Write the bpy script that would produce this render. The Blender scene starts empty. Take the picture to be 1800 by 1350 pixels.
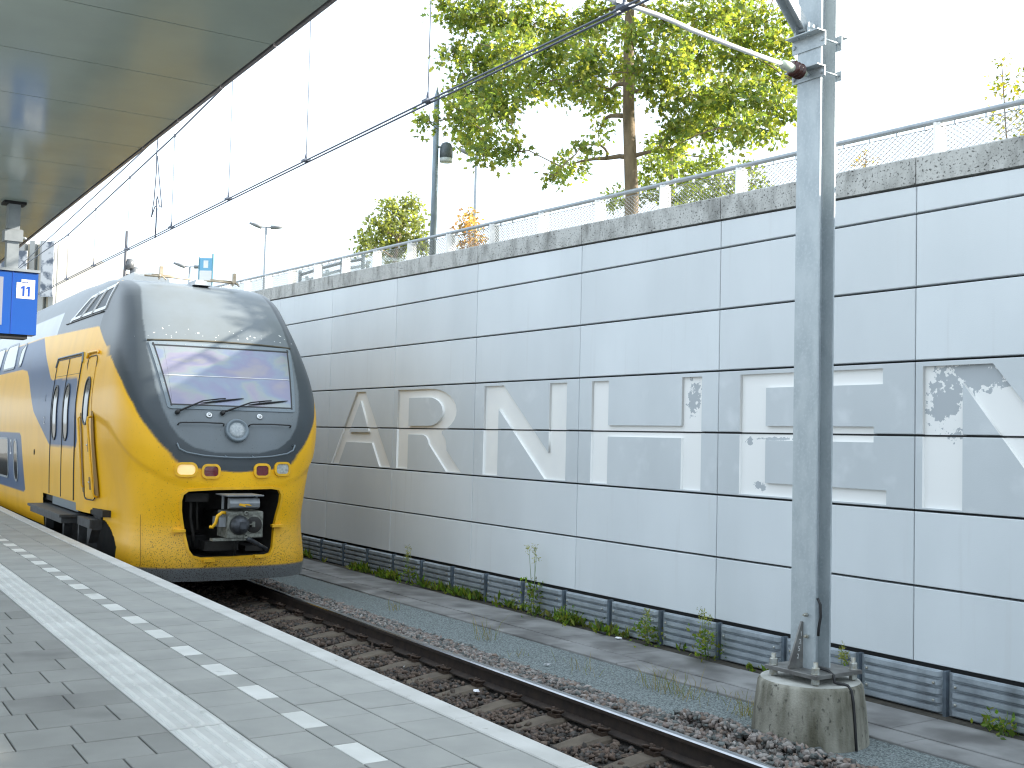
import bpy, bmesh, math, random
import numpy as np
from mathutils import Vector, Matrix
from mathutils.bvhtree import BVHTree

SC = bpy.context.scene
COL = SC.collection
rnd = random.Random(11)

# ------------------------------------------------------------------ camera
cam_data = bpy.data.cameras.new("camera")
cam = bpy.data.objects.new("camera", cam_data)
COL.objects.link(cam)
SC.camera = cam
YAW, PIT, ROL = -0.9831629, 0.0471709, 0.0240276
cF = Vector((math.sin(YAW) * math.cos(PIT), math.cos(YAW) * math.cos(PIT), math.sin(PIT)))
cR = cF.cross(Vector((0, 0, 1))).normalized()
cU = cR.cross(cF)
R2 = cR * math.cos(ROL) + cU * math.sin(ROL)
U2 = -cR * math.sin(ROL) + cU * math.cos(ROL)
CAMZ = 2.15
cam.matrix_world = Matrix(((R2.x, U2.x, -cF.x, 0), (R2.y, U2.y, -cF.y, 0), (R2.z, U2.z, -cF.z, CAMZ), (0, 0, 0, 1)))
cam_data.sensor_width = 36
cam_data.sensor_fit = 'HORIZONTAL'
cam_data.lens = 36 * 1991.0 / 1800
cam_data.clip_end = 3000
cam_data.clip_start = 0.05

# ------------------------------------------------------------------ sky and sun
SUN_DIR = Vector((0.50, 1.0, 0.52)).normalized()     # towards the sun
sun_el = math.asin(SUN_DIR.z)
sun_az = math.atan2(SUN_DIR.x, SUN_DIR.y)            # clockwise from +Y
world = bpy.data.worlds.new("World")
SC.world = world
world.use_nodes = True
wn, wl = world.node_tree.nodes, world.node_tree.links
wn.clear()
w_out = wn.new("ShaderNodeOutputWorld")
w_bg = wn.new("ShaderNodeBackground")
w_sky = wn.new("ShaderNodeTexSky")
w_sky.sky_type = 'NISHITA'
w_sky.sun_disc = False
w_sky.sun_elevation = sun_el
w_sky.sun_rotation = sun_az
w_sky.air_density = 1.0
w_sky.dust_density = 2.5
w_sky.ozone_density = 1.0
# thin bright cloud veil over the blue sky
w_tc = wn.new("ShaderNodeTexCoord")
w_map = wn.new("ShaderNodeMapping")
w_map.inputs['Scale'].default_value = (1.0, 1.0, 2.5)
w_noise = wn.new("ShaderNodeTexNoise")
w_noise.inputs['Scale'].default_value = 2.2
w_noise.inputs['Detail'].default_value = 5
w_ramp = wn.new("ShaderNodeMapRange")
w_ramp.inputs['From Min'].default_value = 0.3
w_ramp.inputs['From Max'].default_value = 0.7
w_ramp.inputs['To Min'].default_value = 0.62
w_ramp.inputs['To Max'].default_value = 0.9
w_mix = wn.new("ShaderNodeMix")
w_mix.data_type = 'RGBA'
w_mix.inputs['B'].default_value = (6.55, 7.55, 8.45, 1)
w_bg.inputs['Strength'].default_value = 0.1
wl.new(w_tc.outputs['Generated'], w_map.inputs['Vector'])
wl.new(w_map.outputs['Vector'], w_noise.inputs['Vector'])
wl.new(w_noise.outputs['Fac'], w_ramp.inputs['Value'])
wl.new(w_ramp.outputs['Result'], w_mix.inputs['Factor'])
wl.new(w_sky.outputs['Color'], w_mix.inputs['A'])
wl.new(w_mix.outputs['Result'], w_bg.inputs['Color'])
wl.new(w_bg.outputs['Background'], w_out.inputs['Surface'])

sun_data = bpy.data.lights.new("sun", 'SUN')
sun_data.energy = 4.8
sun_data.angle = math.radians(0.8)
sun_data.color = (1.0, 0.93, 0.82)
sun = bpy.data.objects.new("sun", sun_data)
COL.objects.link(sun)
sun.location = (0, 0, 30)
sun.rotation_euler = (-SUN_DIR).to_track_quat('-Z', 'Y').to_euler()

SC.view_settings.view_transform = 'Standard'
SC.view_settings.look = 'None'
SC.view_settings.exposure = 1.55
SC.view_settings.gamma = 1.0
SC.view_settings.use_curve_mapping = False
SC.cycles.max_bounces = 6
SC.cycles.transparent_max_bounces = 8
SC.cycles.use_denoising = True
SC.cycles.filter_width = 1.2

# ------------------------------------------------------------------ helpers
def tag(o, label=None, cat=None, group=None, kind=None):
    if label: o['label'] = label
    if cat: o['category'] = cat
    if group: o['group'] = group
    if kind: o['kind'] = kind
    return o

def empty(name, loc=(0, 0, 0), rz=0.0, **k):
    o = bpy.data.objects.new(name, None)
    COL.objects.link(o)
    o.location = loc
    o.rotation_euler = (0, 0, rz)
    o.empty_display_size = 0.2
    return tag(o, **k)

def link(name, me, parent=None, loc=(0, 0, 0), **k):
    o = bpy.data.objects.new(name, me)
    COL.objects.link(o)
    if parent is not None: o.parent = parent
    o.location = loc
    return tag(o, **k)

def npmesh(name, V, quads=None, tris=None, mat=None, smooth=False, col=None):
    """fast mesh from numpy arrays"""
    me = bpy.data.meshes.new(name)
    V = np.asarray(V, np.float32).reshape(-1, 3)
    loops, starts, n = [], [], 0
    if quads is not None and len(quads):
        q = np.asarray(quads, np.int32).reshape(-1, 4)
        loops.append(q.ravel()); starts.append(np.arange(len(q)) * 4 + n); n += q.size
    if tris is not None and len(tris):
        t = np.asarray(tris, np.int32).reshape(-1, 3)
        loops.append(t.ravel()); starts.append(np.arange(len(t)) * 3 + n); n += t.size
    loops = np.concatenate(loops); starts = np.concatenate(starts).astype(np.int32)
    me.vertices.add(len(V)); me.vertices.foreach_set('co', V.ravel())
    me.loops.add(len(loops)); me.loops.foreach_set('vertex_index', loops)
    me.polygons.add(len(starts)); me.polygons.foreach_set('loop_start', starts)
    if smooth: me.polygons.foreach_set('use_smooth', np.ones(len(starts), bool))
    if col is not None:
        a = me.color_attributes.new('Col', 'FLOAT_COLOR', 'POINT')
        c = np.ones((len(V), 4), np.float32); c[:, :3] = col
        a.data.foreach_set('color', c.ravel())
    me.update(calc_edges=True); me.validate()
    if mat is not None: me.materials.append(mat)
    return me

class MB:
    """collects simple solids, builds ONE mesh"""
    def __init__(s): s.v, s.f, s.m, s.sm = [], [], [], []
    def add(s, vs, fs, mi=0, smooth=False):
        b = len(s.v); s.v += [tuple(p) for p in vs]
        for f in fs: s.f.append([i + b for i in f]); s.m.append(mi); s.sm.append(smooth)
        return s
    def box(s, a, b, mi=0):
        (x0, y0, z0), (x1, y1, z1) = a, b
        return s.add([(x0, y0, z0), (x1, y0, z0), (x1, y1, z0), (x0, y1, z0), (x0, y0, z1), (x1, y0, z1), (x1, y1, z1), (x0, y1, z1)],
                     [(0, 3, 2, 1), (4, 5, 6, 7), (0, 1, 5, 4), (1, 2, 6, 5), (2, 3, 7, 6), (3, 0, 4, 7)], mi)
    def cbox(s, a, b, c=0.005, mi=0):
        """box with chamfered top edges"""
        (x0, y0, z0), (x1, y1, z1) = a, b
        v = [(x0, y0, z0), (x1, y0, z0), (x1, y1, z0), (x0, y1, z0), (x0, y0, z1 - c), (x1, y0, z1 - c), (x1, y1, z1 - c), (x0, y1, z1 - c),
             (x0 + c, y0 + c, z1), (x1 - c, y0 + c, z1), (x1 - c, y1 - c, z1), (x0 + c, y1 - c, z1)]
        f = [(0, 3, 2, 1), (8, 9, 10, 11)]
        for i in range(4):
            j = (i + 1) % 4
            f += [(i, j, j + 4, i + 4), (i + 4, j + 4, j + 8, i + 8)]
        return s.add(v, f, mi)
    def tube(s, pts, r, n=6, mi=0, cap=True, smooth=True):
        P = [Vector(p) for p in pts]; vs, fs = [], []
        rr = r if isinstance(r, (list, tuple)) else [r] * len(P)
        prev = None
        for i, p in enumerate(P):
            t = (P[min(i + 1, len(P) - 1)] - P[max(i - 1, 0)]).normalized()
            if prev is None:
                a = t.cross(Vector((0, 0, 1)))
                if a.length < 1e-3: a = t.cross(Vector((1, 0, 0)))
                a.normalize()
            else:
                a = (prev - t * prev.dot(t)).normalized()
            prev = a; b = t.cross(a)
            for k in range(n):
                th = 2 * math.pi * k / n
                vs.append(p + (a * math.cos(th) + b * math.sin(th)) * rr[i])
        for i in range(len(P) - 1):
            for k in range(n):
                k2 = (k + 1) % n
                fs.append((i * n + k, i * n + k2, (i + 1) * n + k2, (i + 1) * n + k))
        s.add(vs, fs, mi, smooth)
        if cap:
            b = len(s.v) - len(vs)
            s.f.append([b + k for k in range(n)][::-1]); s.m.append(mi); s.sm.append(False)
            s.f.append([b + (len(P) - 1) * n + k for k in range(n)]); s.m.append(mi); s.sm.append(False)
        return s
    def lathe(s, prof, c, axis=(0, 0, 1), n=24, mi=0, smooth=True):
        """prof: list of (radius, height along axis)"""
        A = Vector(axis).normalized()
        e1 = A.cross(Vector((0, 0, 1)))
        if e1.length < 1e-3: e1 = Vector((1, 0, 0))
        e1.normalize(); e2 = A.cross(e1); c = Vector(c); vs, fs = [], []
        for r, h in prof:
            for k in range(n):
                t = 2 * math.pi * k / n
                vs.append(c + A * h + (e1 * math.cos(t) + e2 * math.sin(t)) * r)
        for i in range(len(prof) - 1):
            for k in range(n):
                k2 = (k + 1) % n
                fs.append((i * n + k, i * n + k2, (i + 1) * n + k2, (i + 1) * n + k))
        fs.append(tuple(range(n))[::-1]); fs.append(tuple((len(prof) - 1) * n + k for k in range(n)))
        return s.add(vs, fs, mi, smooth)
    def prism(s, poly, a, b, axis='y', mi=0):
        """extrude 2-D polygon; axis = extrusion axis, poly in the other two coordinates"""
        n = len(poly)
        def p3(q, t):
            return {'y': (q[0], t, q[1]), 'x': (t, q[0], q[1]), 'z': (q[0], q[1], t)}[axis]
        vs = [p3(q, a) for q in poly] + [p3(q, b) for q in poly]
        fs = [tuple(range(n))[::-1], tuple(range(n, 2 * n))] + [(i, (i + 1) % n, n + (i + 1) % n, n + i) for i in range(n)]
        return s.add(vs, fs, mi)
    def mesh(s, name, mats):
        me = bpy.data.meshes.new(name)
        me.from_pydata(s.v, [], s.f)
        me.polygons.foreach_set('material_index', s.m)
        me.polygons.foreach_set('use_smooth', s.sm)
        for m in (mats if isinstance(mats, (list, tuple)) else [mats]): me.materials.append(m)
        bm = bmesh.new(); bm.from_mesh(me); bmesh.ops.recalc_face_normals(bm, faces=bm.faces); bm.to_mesh(me); bm.free()
        me.update()
        return me
    def build(s, name, mats, parent=None, loc=(0, 0, 0), **k):
        return link(name, s.mesh(name, mats), parent, loc, **k)

# ------------------------------------------------------------------ materials
def mat(name, c, c2=None, scale=4.0, stretch=(1, 1, 1), lo=0.35, hi=0.65, rough=0.6, metal=0.0, bump=0.0, bscale=60.0, bdist=0.01,
        attr=False, spec=0.5, c3=None, scale3=30.0, lo3=0.6, hi3=0.7, stretch3=(1, 1, 1), rvar=0.0, rand=0.0, coat=0.0, detail=5.0):
    m = bpy.data.materials.new(name); m.use_nodes = True
    n, l = m.node_tree.nodes, m.node_tree.links
    b = n['Principled BSDF']
    b.inputs['Roughness'].default_value = rough
    b.inputs['Metallic'].default_value = metal
    b.inputs['Specular IOR Level'].default_value = spec
    if coat: b.inputs['Coat Weight'].default_value = coat; b.inputs['Coat Roughness'].default_value = 0.08
    geo = n.new('ShaderNodeNewGeometry')
    def noise(sc, st, det=5.0):
        mp = n.new('ShaderNodeMapping'); mp.inputs['Scale'].default_value = st
        l.new(geo.outputs['Position'], mp.inputs['Vector'])
        t = n.new('ShaderNodeTexNoise'); t.inputs['Scale'].default_value = sc; t.inputs['Detail'].default_value = det
        l.new(mp.outputs['Vector'], t.inputs['Vector']); return t
    def rng(src, a, bb, c0=0.0, c1=1.0):
        r = n.new('ShaderNodeMapRange'); r.inputs['From Min'].default_value = a; r.inputs['From Max'].default_value = bb
        r.inputs['To Min'].default_value = c0; r.inputs['To Max'].default_value = c1
        l.new(src, r.inputs['Value']); return r.outputs['Result']
    def mix(fac, A, B, mode='MIX'):
        x = n.new('ShaderNodeMix'); x.data_type = 'RGBA'; x.blend_type = mode
        if isinstance(fac, float): x.inputs['Factor'].default_value = fac
        else: l.new(fac, x.inputs['Factor'])
        for nm, q in (('A', A), ('B', B)):
            if isinstance(q, tuple): x.inputs[nm].default_value = (*q[:3], 1)
            else: l.new(q, x.inputs[nm])
        return x.outputs['Result']
    cur = tuple(c)
    if attr:
        a = n.new('ShaderNodeVertexColor'); a.layer_name = 'Col'; cur = a.outputs['Color']
    if rand:
        oi = n.new('ShaderNodeObjectInfo')
        f = rng(oi.outputs['Random'], 0, 1, 1 - rand, 1 + rand)
        hs = n.new('ShaderNodeHueSaturation'); l.new(f, hs.inputs['Value'])
        if isinstance(cur, tuple): hs.inputs['Color'].default_value = (*cur, 1)
        else: l.new(cur, hs.inputs['Color'])
        cur = hs.outputs['Color']
    if c2 is not None:
        t = noise(scale, stretch, detail); f = rng(t.outputs['Fac'], lo, hi)
        if attr:
            cur = mix(f, cur, mix(1.0, cur, tuple(c2), 'MULTIPLY'))
        else:
            if rand:
                cur = mix(f, cur, mix(1.0, cur, tuple(x / max(y, 1e-4) for x, y in zip(c2, c)), 'MULTIPLY'))
            else: cur = mix(f, cur, tuple(c2))
    if c3 is not None:
        t3 = noise(scale3, stretch3, 3.0); cur = mix(rng(t3.outputs['Fac'], lo3, hi3), cur, tuple(c3))
    if isinstance(cur, tuple): b.inputs['Base Color'].default_value = (*cur, 1)
    else: l.new(cur, b.inputs['Base Color'])
    if rvar:
        tr = noise(scale * 2.3, stretch); l.new(rng(tr.outputs['Fac'], .3, .7, rough - rvar, rough + rvar), b.inputs['Roughness'])
    if bump:
        tb = noise(bscale, (1, 1, 1), 4.0)
        bp = n.new('ShaderNodeBump'); bp.inputs['Strength'].default_value = bump; bp.inputs['Distance'].default_value = bdist
        l.new(tb.outputs['Fac'], bp.inputs['Height']); l.new(bp.outputs['Normal'], b.inputs['Normal'])
    return m

M = {}
M['panel'] = mat('wall_panel_concrete', (.64, .675, .69), (.57, .605, .62), 1.1, (1, 1, .45), .3, .7, .62, bump=.10, bscale=90, rand=.045,
                 c3=(.55, .57, .575), scale3=10, stretch3=(1, 1, .05), lo3=.60, hi3=.90)
M['panel_grey'] = mat('letter_panel_concrete', (.565, .60, .615), (.51, .545, .56), 1.3, (1, 1, .6), .3, .7, .62, bump=.10, bscale=90, rand=.04,
                      c3=(.60, .63, .645), scale3=3.5, lo3=.56, hi3=.80)
M['paint'] = mat('letter_paint_white', (.80, .80, .77), (.74, .745, .73), 2.0, rough=.55)
M['coping'] = mat('coping_concrete', (.48, .48, .455), (.21, .21, .195), 7, (1, 1, .4), .44, .74, .85, bump=.4, bscale=45,
                  c3=(.06, .06, .055), scale3=48, lo3=.57, hi3=.68)
M['dark'] = mat('dark_gap', (.02, .021, .022), rough=.8)
M['backing'] = mat('wall_backing', (.05, .052, .055), rough=.9)
M['galv'] = mat('galvanised_steel', (.43, .475, .49), (.35, .395, .415), 9, (1, 1, .4), .35, .65, .5, metal=.2, bump=.08, bscale=120, c3=(.46, .50, .52), scale3=40, lo3=.5, hi3=.8)
M['galv_blue'] = mat('corrugated_steel', (.37, .415, .45), (.25, .285, .315), 6, (1, 1, 1), .35, .7, .5, metal=.4, bump=.2, bscale=90, c3=(.10, .11, .11), scale3=3.0, stretch3=(1, 1, .2), lo3=.60, hi3=.8)
M['post_blue'] = mat('barrier_post_steel', (.13, .17, .21), (.08, .10, .12), 8, rough=.55, metal=.3)
M['steel'] = mat('plate_steel', (.22, .22, .21), (.13, .125, .12), 8, rough=.5, metal=.5, c3=(.30, .27, .22), scale3=25, lo3=.6, hi3=.8)
M['bolt'] = mat('bolt_steel', (.42, .44, .42), (.30, .28, .22), 30, rough=.45, metal=.6)
M['tile'] = mat('paving_grey', (.34, .34, .318), (.295, .297, .28), 3.0, rough=.8, bump=.25, bscale=220, bdist=.004, rand=.05, c3=(.25, .25, .235), scale3=1.3, lo3=.56, hi3=.8, spec=.3)
M['tile_dark'] = mat('paving_dark', (.285, .285, .268), (.235, .235, .22), 2.2, rough=.8, bump=.3, bscale=220, bdist=.004, rand=.09, c3=(.165, .162, .155), scale3=1.6, lo3=.58, hi3=.78, spec=.3)
M['tile_white'] = mat('paving_white', (.64, .64, .61), (.56, .56, .53), 4.0, rough=.7, bump=.2, bscale=200, bdist=.003, rand=.03, c3=(.42, .42, .39), scale3=9, lo3=.64, hi3=.8, spec=.3)
M['tile_groove_shade'] = mat('guide_tile_base', (.57, .57, .545), (.48, .48, .46), 4.0, rough=.75, bump=.2, bscale=200, bdist=.003, rand=.03, spec=.3)  # dirty base between ribs, groove shade put into the colour
M['edge'] = mat('platform_edge', (.55, .545, .52), (.46, .455, .43), 3.0, rough=.8, bump=.25, bscale=150, bdist=.004, rand=.03, c3=(.26, .24, .20), scale3=14, lo3=.68, hi3=.78, spec=.3)
M['joint'] = mat('platform_bed', (.075, .075, .07), rough=.95)
M['rail_side'] = mat('rail_rust', (.045, .030, .022), (.025, .018, .015), 12, rough=.75, metal=.2, bump=.2, bscale=80)
M['rail_top'] = mat('rail_polished', (.42, .43, .46), (.34, .35, .37), 10, (1, 1, 1), rough=.22, metal=1.0)
M['sleeper'] = mat('sleeper_concrete', (.135, .108, .08), (.09, .072, .055), 6, rough=.9, bump=.3, bscale=90)
M['clip'] = mat('clip_rust', (.075, .047, .032), (.045, .03, .022), 30, rough=.7, metal=.3)
M['ballast_bed'] = mat('ballast_bed', (.045, .038, .032), (.025, .021, .018), 30, rough=.95, bump=.6, bscale=40, bdist=.02)
M['stone'] = mat('ballast_stone', (.2, .2, .2), (.72, .70, .68), 25, lo=.4, hi=.7, rough=.85, attr=True, spec=.3)
M['gravel'] = mat('fine_gravel', (.215, .25, .25), (.07, .085, .085), 55, lo=.40, hi=.60, rough=.9, bump=1.0, bscale=70, bdist=.012, c3=(.40, .43, .42), scale3=75, lo3=.60, hi3=.68)
M['slab'] = mat('walkway_slab', (.25, .25, .245), (.14, .138, .135), 2.2, rough=.85, bump=.3, bscale=140, bdist=.004, rand=.08, c3=(.085, .083, .08), scale3=1.1, lo3=.52, hi3=.72)
M['footing'] = mat('mast_footing', (.33, .32, .27), (.085, .08, .055), 5, (1, 1, .28), .40, .66, .9, bump=.5, bscale=60, c3=(.025, .025, .02), scale3=26, stretch3=(1, 1, .6), lo3=.6, hi3=.74)
M['footing_top'] = mat('footing_top', (.42, .42, .39), (.30, .30, .27), 6, rough=.85, bump=.4, bscale=70)
M['black'] = mat('black_rubber', (.012, .012, .013), rough=.5)
M['soil'] = mat('soil', (.06, .052, .04), (.03, .028, .022), 14, rough=.95, bump=.6, bscale=40, bdist=.02)
M['ground'] = mat('ground', (.22, .22, .21), (.17, .17, .16), 1.0, rough=.95)
M['upper'] = mat('upper_ground', (.10, .12, .06), (.07, .08, .05), 1.0, rough=.95)
M['white'] = mat('white_paint', (.80, .80, .79), (.74, .74, .73), 4.0, rough=.45)
M['alu'] = mat('handrail_metal', (.33, .36, .38), (.27, .30, .32), 12, rough=.4, metal=.4)
M['mesh'] = mat('steel_rope_net', (.25, .26, .26), rough=.5, metal=.3)
M['soffit'] = mat('soffit_metal', (.37, .44, .405), (.335, .40, .37), 2.0, rough=.14, metal=.0, spec=.17, rvar=.02)
M['fascia'] = mat('fascia_metal', (.36, .35, .38), (.28, .27, .30), 5, rough=.35, metal=.6)
M['sign_blue'] = mat('sign_blue', (.003, .070, .34), (.003, .064, .31), 2.0, rough=.3)
M['sign_ink'] = mat('sign_ink', (.004, .06, .36), rough=.4)
M['sign_white'] = mat('sign_white', (.80, .80, .78), rough=.4)
M['screen'] = mat('display_glass', (.24, .25, .30), rough=.12)
M['wire'] = mat('wire_copper', (.10, .115, .15), rough=.5, metal=.4)
M['glass_dark'] = mat('window_glass', (.012, .014, .015), rough=.06, spec=.9)
M['rubber'] = mat('window_rubber', (.02, .021, .022), rough=.45)
M['frame'] = mat('window_frame', (.38, .41, .43), (.33, .36, .38), 5, rough=.35, metal=.5)
# ================================================================== setting: ground, platform, track, walkway
def E(x):                                  # platform edge line (gentle curve), y as a function of x
    t = np.asarray(x, float) + 3
    return 0.000458114 * t * t - 0.0213556 * t + 3.2426474
def Ef(x): return float(E(x))

WALL_Y = 8.80
PZ = 0.65                                  # platform height above rail head
GZ = -0.20                                 # walkway level

link('ground', MB().box((-400, -400, -1.0), (200, WALL_Y + .15, -.42)).mesh('ground', M['ground']), kind='structure')
link('upper_ground', MB().box((-400, WALL_Y + .42, 3.0), (300, 500, 4.62)).mesh('upper_ground', M['upper']), kind='structure')

# ---- platform body
xs = np.concatenate([np.arange(-60, -26, 2.0), np.arange(-26, 6.1, .5)])
v, f = [], []
for x in xs:
    e = Ef(x)
    v += [(x, -6, PZ - .045), (x, e - .012, PZ - .045), (x, e - .012, PZ - .28), (x, e - .10, PZ - .28), (x, e - .10, -.45)]
for i in range(len(xs) - 1):
    for k in range(4):
        a = i * 5 + k; f.append((a, a + 1, a + 6, a + 5))
platform = link('platform', npmesh('platform', v, quads=f, mat=M['joint']), kind='structure')

def conf_tile(x0, x1, o0, o1, top, th=.05, gap=.004, c=.003, ribs=0, E0=None):
    """tile laid along the curved edge: between x0 and x1, offsets o0<o1 back from the edge"""
    mb = MB()
    def P(x, o, z): return (x, Ef(x) - o, z)
    x0 += gap; x1 -= gap; o0 += gap; o1 -= gap
    lo = [P(x0, o1, top - th), P(x1, o1, top - th), P(x1, o0, top - th), P(x0, o0, top - th)]
    m = [P(x0, o1, top - c), P(x1, o1, top - c), P(x1, o0, top - c), P(x0, o0, top - c)]
    h = [P(x0 + c, o1 - c, top), P(x1 - c, o1 - c, top), P(x1 - c, o0 + c, top), P(x0 + c, o0 + c, top)]
    fs = [(8, 9, 10, 11)]
    for i in range(4):
        j = (i + 1) % 4; fs += [(i, j, j + 4, i + 4), (i + 4, j + 4, j + 8, i + 8)]
    mb.add(lo + m + h, fs, 1 if ribs else 0)
    if ribs:
        w = (o1 - o0) / ribs
        L = (x1 - x0)
        for seg in range(2):
            xa = x0 + L * (seg * .5) + .018; xb = x0 + L * (seg * .5 + .5) - .018
            for k in range(ribs):
                oc = o0 + w * (k + .5); hw_ = w * .21; t2 = .008
                b = [P(xa, oc + hw_, top), P(xb, oc + hw_, top), P(xb, oc - hw_, top), P(xa, oc - hw_, top)]
                t = [P(xa + .008, oc + hw_ * .6, top + t2), P(xb - .008, oc + hw_ * .6, top + t2), P(xb - .008, oc - hw_ * .6, top + t2), P(xa + .008, oc - hw_ * .6, top + t2)]
                mb.add(b + t, [(4, 5, 6, 7)] + [(i, (i + 1) % 4, 4 + (i + 1) % 4, 4 + i) for i in range(4)])
    return mb

camP = np.array([0, 0, CAMZ])
def vis(x, y, z):
    d = Vector((x, y, z - CAMZ)); w = d.dot(cF)
    if w < .5: return None
    return 900 + 1991 * d.dot(R2) / w, 675 - 1991 * d.dot(U2) / w, w
STEP = .3508
X0 = -5.06                                  # a dash joint sits here
rows = range(-70, 18)
tiles = []                                  # (projected size, name, builder args)
for r in rows:
    xa = X0 + r * STEP
    for (o0, o1, nm, mt, dx) in ((.15, .463, 'paving_tile', 'tile', .13), (.463, .770, 'paving_tile', 'tile', .22), (.910, 1.222, 'paving_tile', 'tile', .05)):
        tiles.append((nm, mt, xa + dx, xa + dx + STEP, o0, o1, 0))
    tiles.append(('white_tile', 'tile_white', xa, xa + STEP, .770, .910, 0) if r % 2 == 0 else ('paving_tile', 'tile', xa, xa + STEP, .770, .910, 0))
    if r % 2 == 0:
        tiles.append(('guide_tile', 'tile_white', xa + .07, xa + .07 + 2 * STEP, 1.222, 1.522, 4))
    o = 1.522 - (0.0 if r % 2 else .155)
    k = 0
    while o < 4.6:
        w_ = (.31 if (r + k) % 3 else .40)
        oa, ob = max(o, 1.522), o + w_
        if ob - oa > .06: tiles.append(('paving_slab', 'tile_dark', xa + .1, xa + .1 + STEP, oa, ob, 0))
        o = ob; k += 1
sized = []
for t in tiles:
    xm = (t[2] + t[3]) / 2; ym = Ef(xm) - (t[4] + t[5]) / 2
    p = vis(xm, ym, PZ)
    inside = p is not None and -60 < p[0] < 1860 and 500 < p[1] < 1420
    sized.append((0 if inside else 1, p[2] if p is not None else 99, t))
sized.sort(key=lambda q: (q[0], q[1]))
count = {}
rest = {'tile': MB(), 'tile_white': MB(), 'tile_dark': MB()}
for out_, d_, t in sized:
    nm, mt, xa, xb, oa, ob, ribs = t
    count[nm] = count.get(nm, 0) + 1
    top = PZ + rnd.uniform(-.0015, .0015)
    mb = conf_tile(xa, xb, oa, ob, top, ribs=ribs)
    if out_ == 0 and count[nm] <= 285:
        mb.build(nm, [M[mt], M['tile_groove_shade']] if ribs else M[mt], platform)
    else:
        rest[mt].add(mb.v, mb.f)
for mt, mb in rest.items():
    if mb.v: mb.build({'tile': 'distant_paving', 'tile_white': 'distant_white_paving', 'tile_dark': 'side_paving'}[mt], M[mt], platform, kind='stuff')
x = 5.0
while x > -58:
    conf_tile(x - 1.02, x, -.004, .15, PZ + .006, th=.30, gap=.0025, c=.006).build('edge_slab', M['edge'], platform)
    x -= 1.02

# ---- track bed
bed_x = np.arange(-60, 12.1, .5)
def bed_profile(x):
    e = Ef(x)
    return [(e - .05, -.26), (e + .8, -.245), (e + 2.30, -.235), (e + 2.56, -.15), (e + 2.8, -.13), (e + 3.3, -.235), (e + 3.62, -.33)]
v, f = [], []
for x in bed_x: v += [(x, y, z) for y, z in bed_profile(x)]
for i in range(len(bed_x) - 1):
    for k in range(6):
        a = i * 7 + k; f.append((a, a + 7, a + 8, a + 1))
ballast = link('ballast', npmesh('ballast', v, quads=f, mat=M['ballast_bed']), kind='structure')

# rails
RAIL_PROF = [(-.075, -.172), (.075, -.172), (.075, -.160), (.012, -.140), (.010, -.050), (.036, -.038), (.036, -.012), (.026, -.001), (0, .001), (-.026, -.001), (-.036, -.012), (-.036, -.038), (-.010, -.050), (-.012, -.140), (-.075, -.160)]
def rail(off, label):
    X = np.arange(-58, 10.1, .4); n = len(RAIL_PROF); mb = MB(); vs, fs = [], []
    for x in X: vs += [(x, Ef(x) + off + p[0], p[1]) for p in RAIL_PROF]
    head = []
    for i in range(len(X) - 1):
        for k in range(n):
            fs.append((i * n + k, i * n + (k + 1) % n, (i + 1) * n + (k + 1) % n, (i + 1) * n + k))
            head.append(1 if k in (6, 7, 8, 9) else 0)
    mb.add(vs, fs); mb.m = head
    o = mb.build('rail', [M['rail_side'], M['rail_top']])
    return tag(o, label, 'rail')
RAIL_OFF = 2.44
rail(RAIL_OFF, 'rusty steel rail with a polished top running out from under the train beside the mast')
rail(RAIL_OFF - 1.507, 'steel rail tucked low against the platform edge, mostly hidden by the white kerb')

# sleepers + clips (one shared mesh each)
def sleeper_mesh():
    S = [(-1.28, -.205, .10), (-1.0, -.19, .11), (-.55, -.185, .11), (-.40, -.205, .105), (-.15, -.255, .095), (.15, -.255, .095), (.40, -.205, .105), (.55, -.185, .11), (1.0, -.19, .11), (1.28, -.205, .10)]
    # refine so that the top sags smoothly between the rail seats
    ys = np.linspace(-1.28, 1.28, 33); T = np.array(S)
    vs, fs = [], []
    for y in ys:
        a = abs(y)
        z = -.178 if .62 <= a <= .92 else (-.178 - .075 * min(1, (.62 - a) / .45) ** 1.4 if a < .62 else -.178 - .05 * (a - .92) / .36)
        w = .105
        vs += [(-w - .03, y, z - .16), (-w, y, z - .022), (-w + .022, y, z), (w - .022, y, z), (w, y, z - .022), (w + .03, y, z - .16)]
    n = 6
    for i in range(len(ys) - 1):
        for k in range(5):
            a = i * n + k; fs.append((a, a + 1, a + n + 1, a + n))
    fs.append(tuple(range(n))); fs.append(tuple((len(ys) - 1) * n + k for k in range(n))[::-1])
    return MB().add(vs, fs).mesh('sleeper', M['sleeper'])
def clip_mesh(side):
    mb = MB(); s = side
    for q in (-1, 1):
        c = .045 * q
        pts = [(c - .02, s * .055, -.150), (c - .02, s * .12, -.135), (c - .015, s * .155, -.118), (c + .02, s * .15, -.112), (c + .032, s * .11, -.125), (c + .03, s * .075, -.128), (c + .012, s * .062, -.125)]
        mb.tube(pts, .011, 6)
    mb.box((-.06, min(s * .08, s * .14), -.178), (.06, max(s * .08, s * .14), -.150))
    mb.tube([(0, s * .118, -.17), (0, s * .118, -.095)], .014, 6)
    return mb.mesh('rail_clip', M['clip'])
ORDS = ['first', 'second', 'third', 'fourth', 'fifth', 'sixth', 'seventh', 'eighth', 'ninth', 'tenth', 'eleventh', 'twelfth', 'thirteenth', 'fourteenth', 'fifteenth', 'sixteenth', 'seventeenth', 'eighteenth', 'nineteenth', 'twentieth']
SLP, CLI, CLO = sleeper_mesh(), clip_mesh(-1), clip_mesh(1)
x = -9.72 + .643 * 9
ns_ = 0
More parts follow.
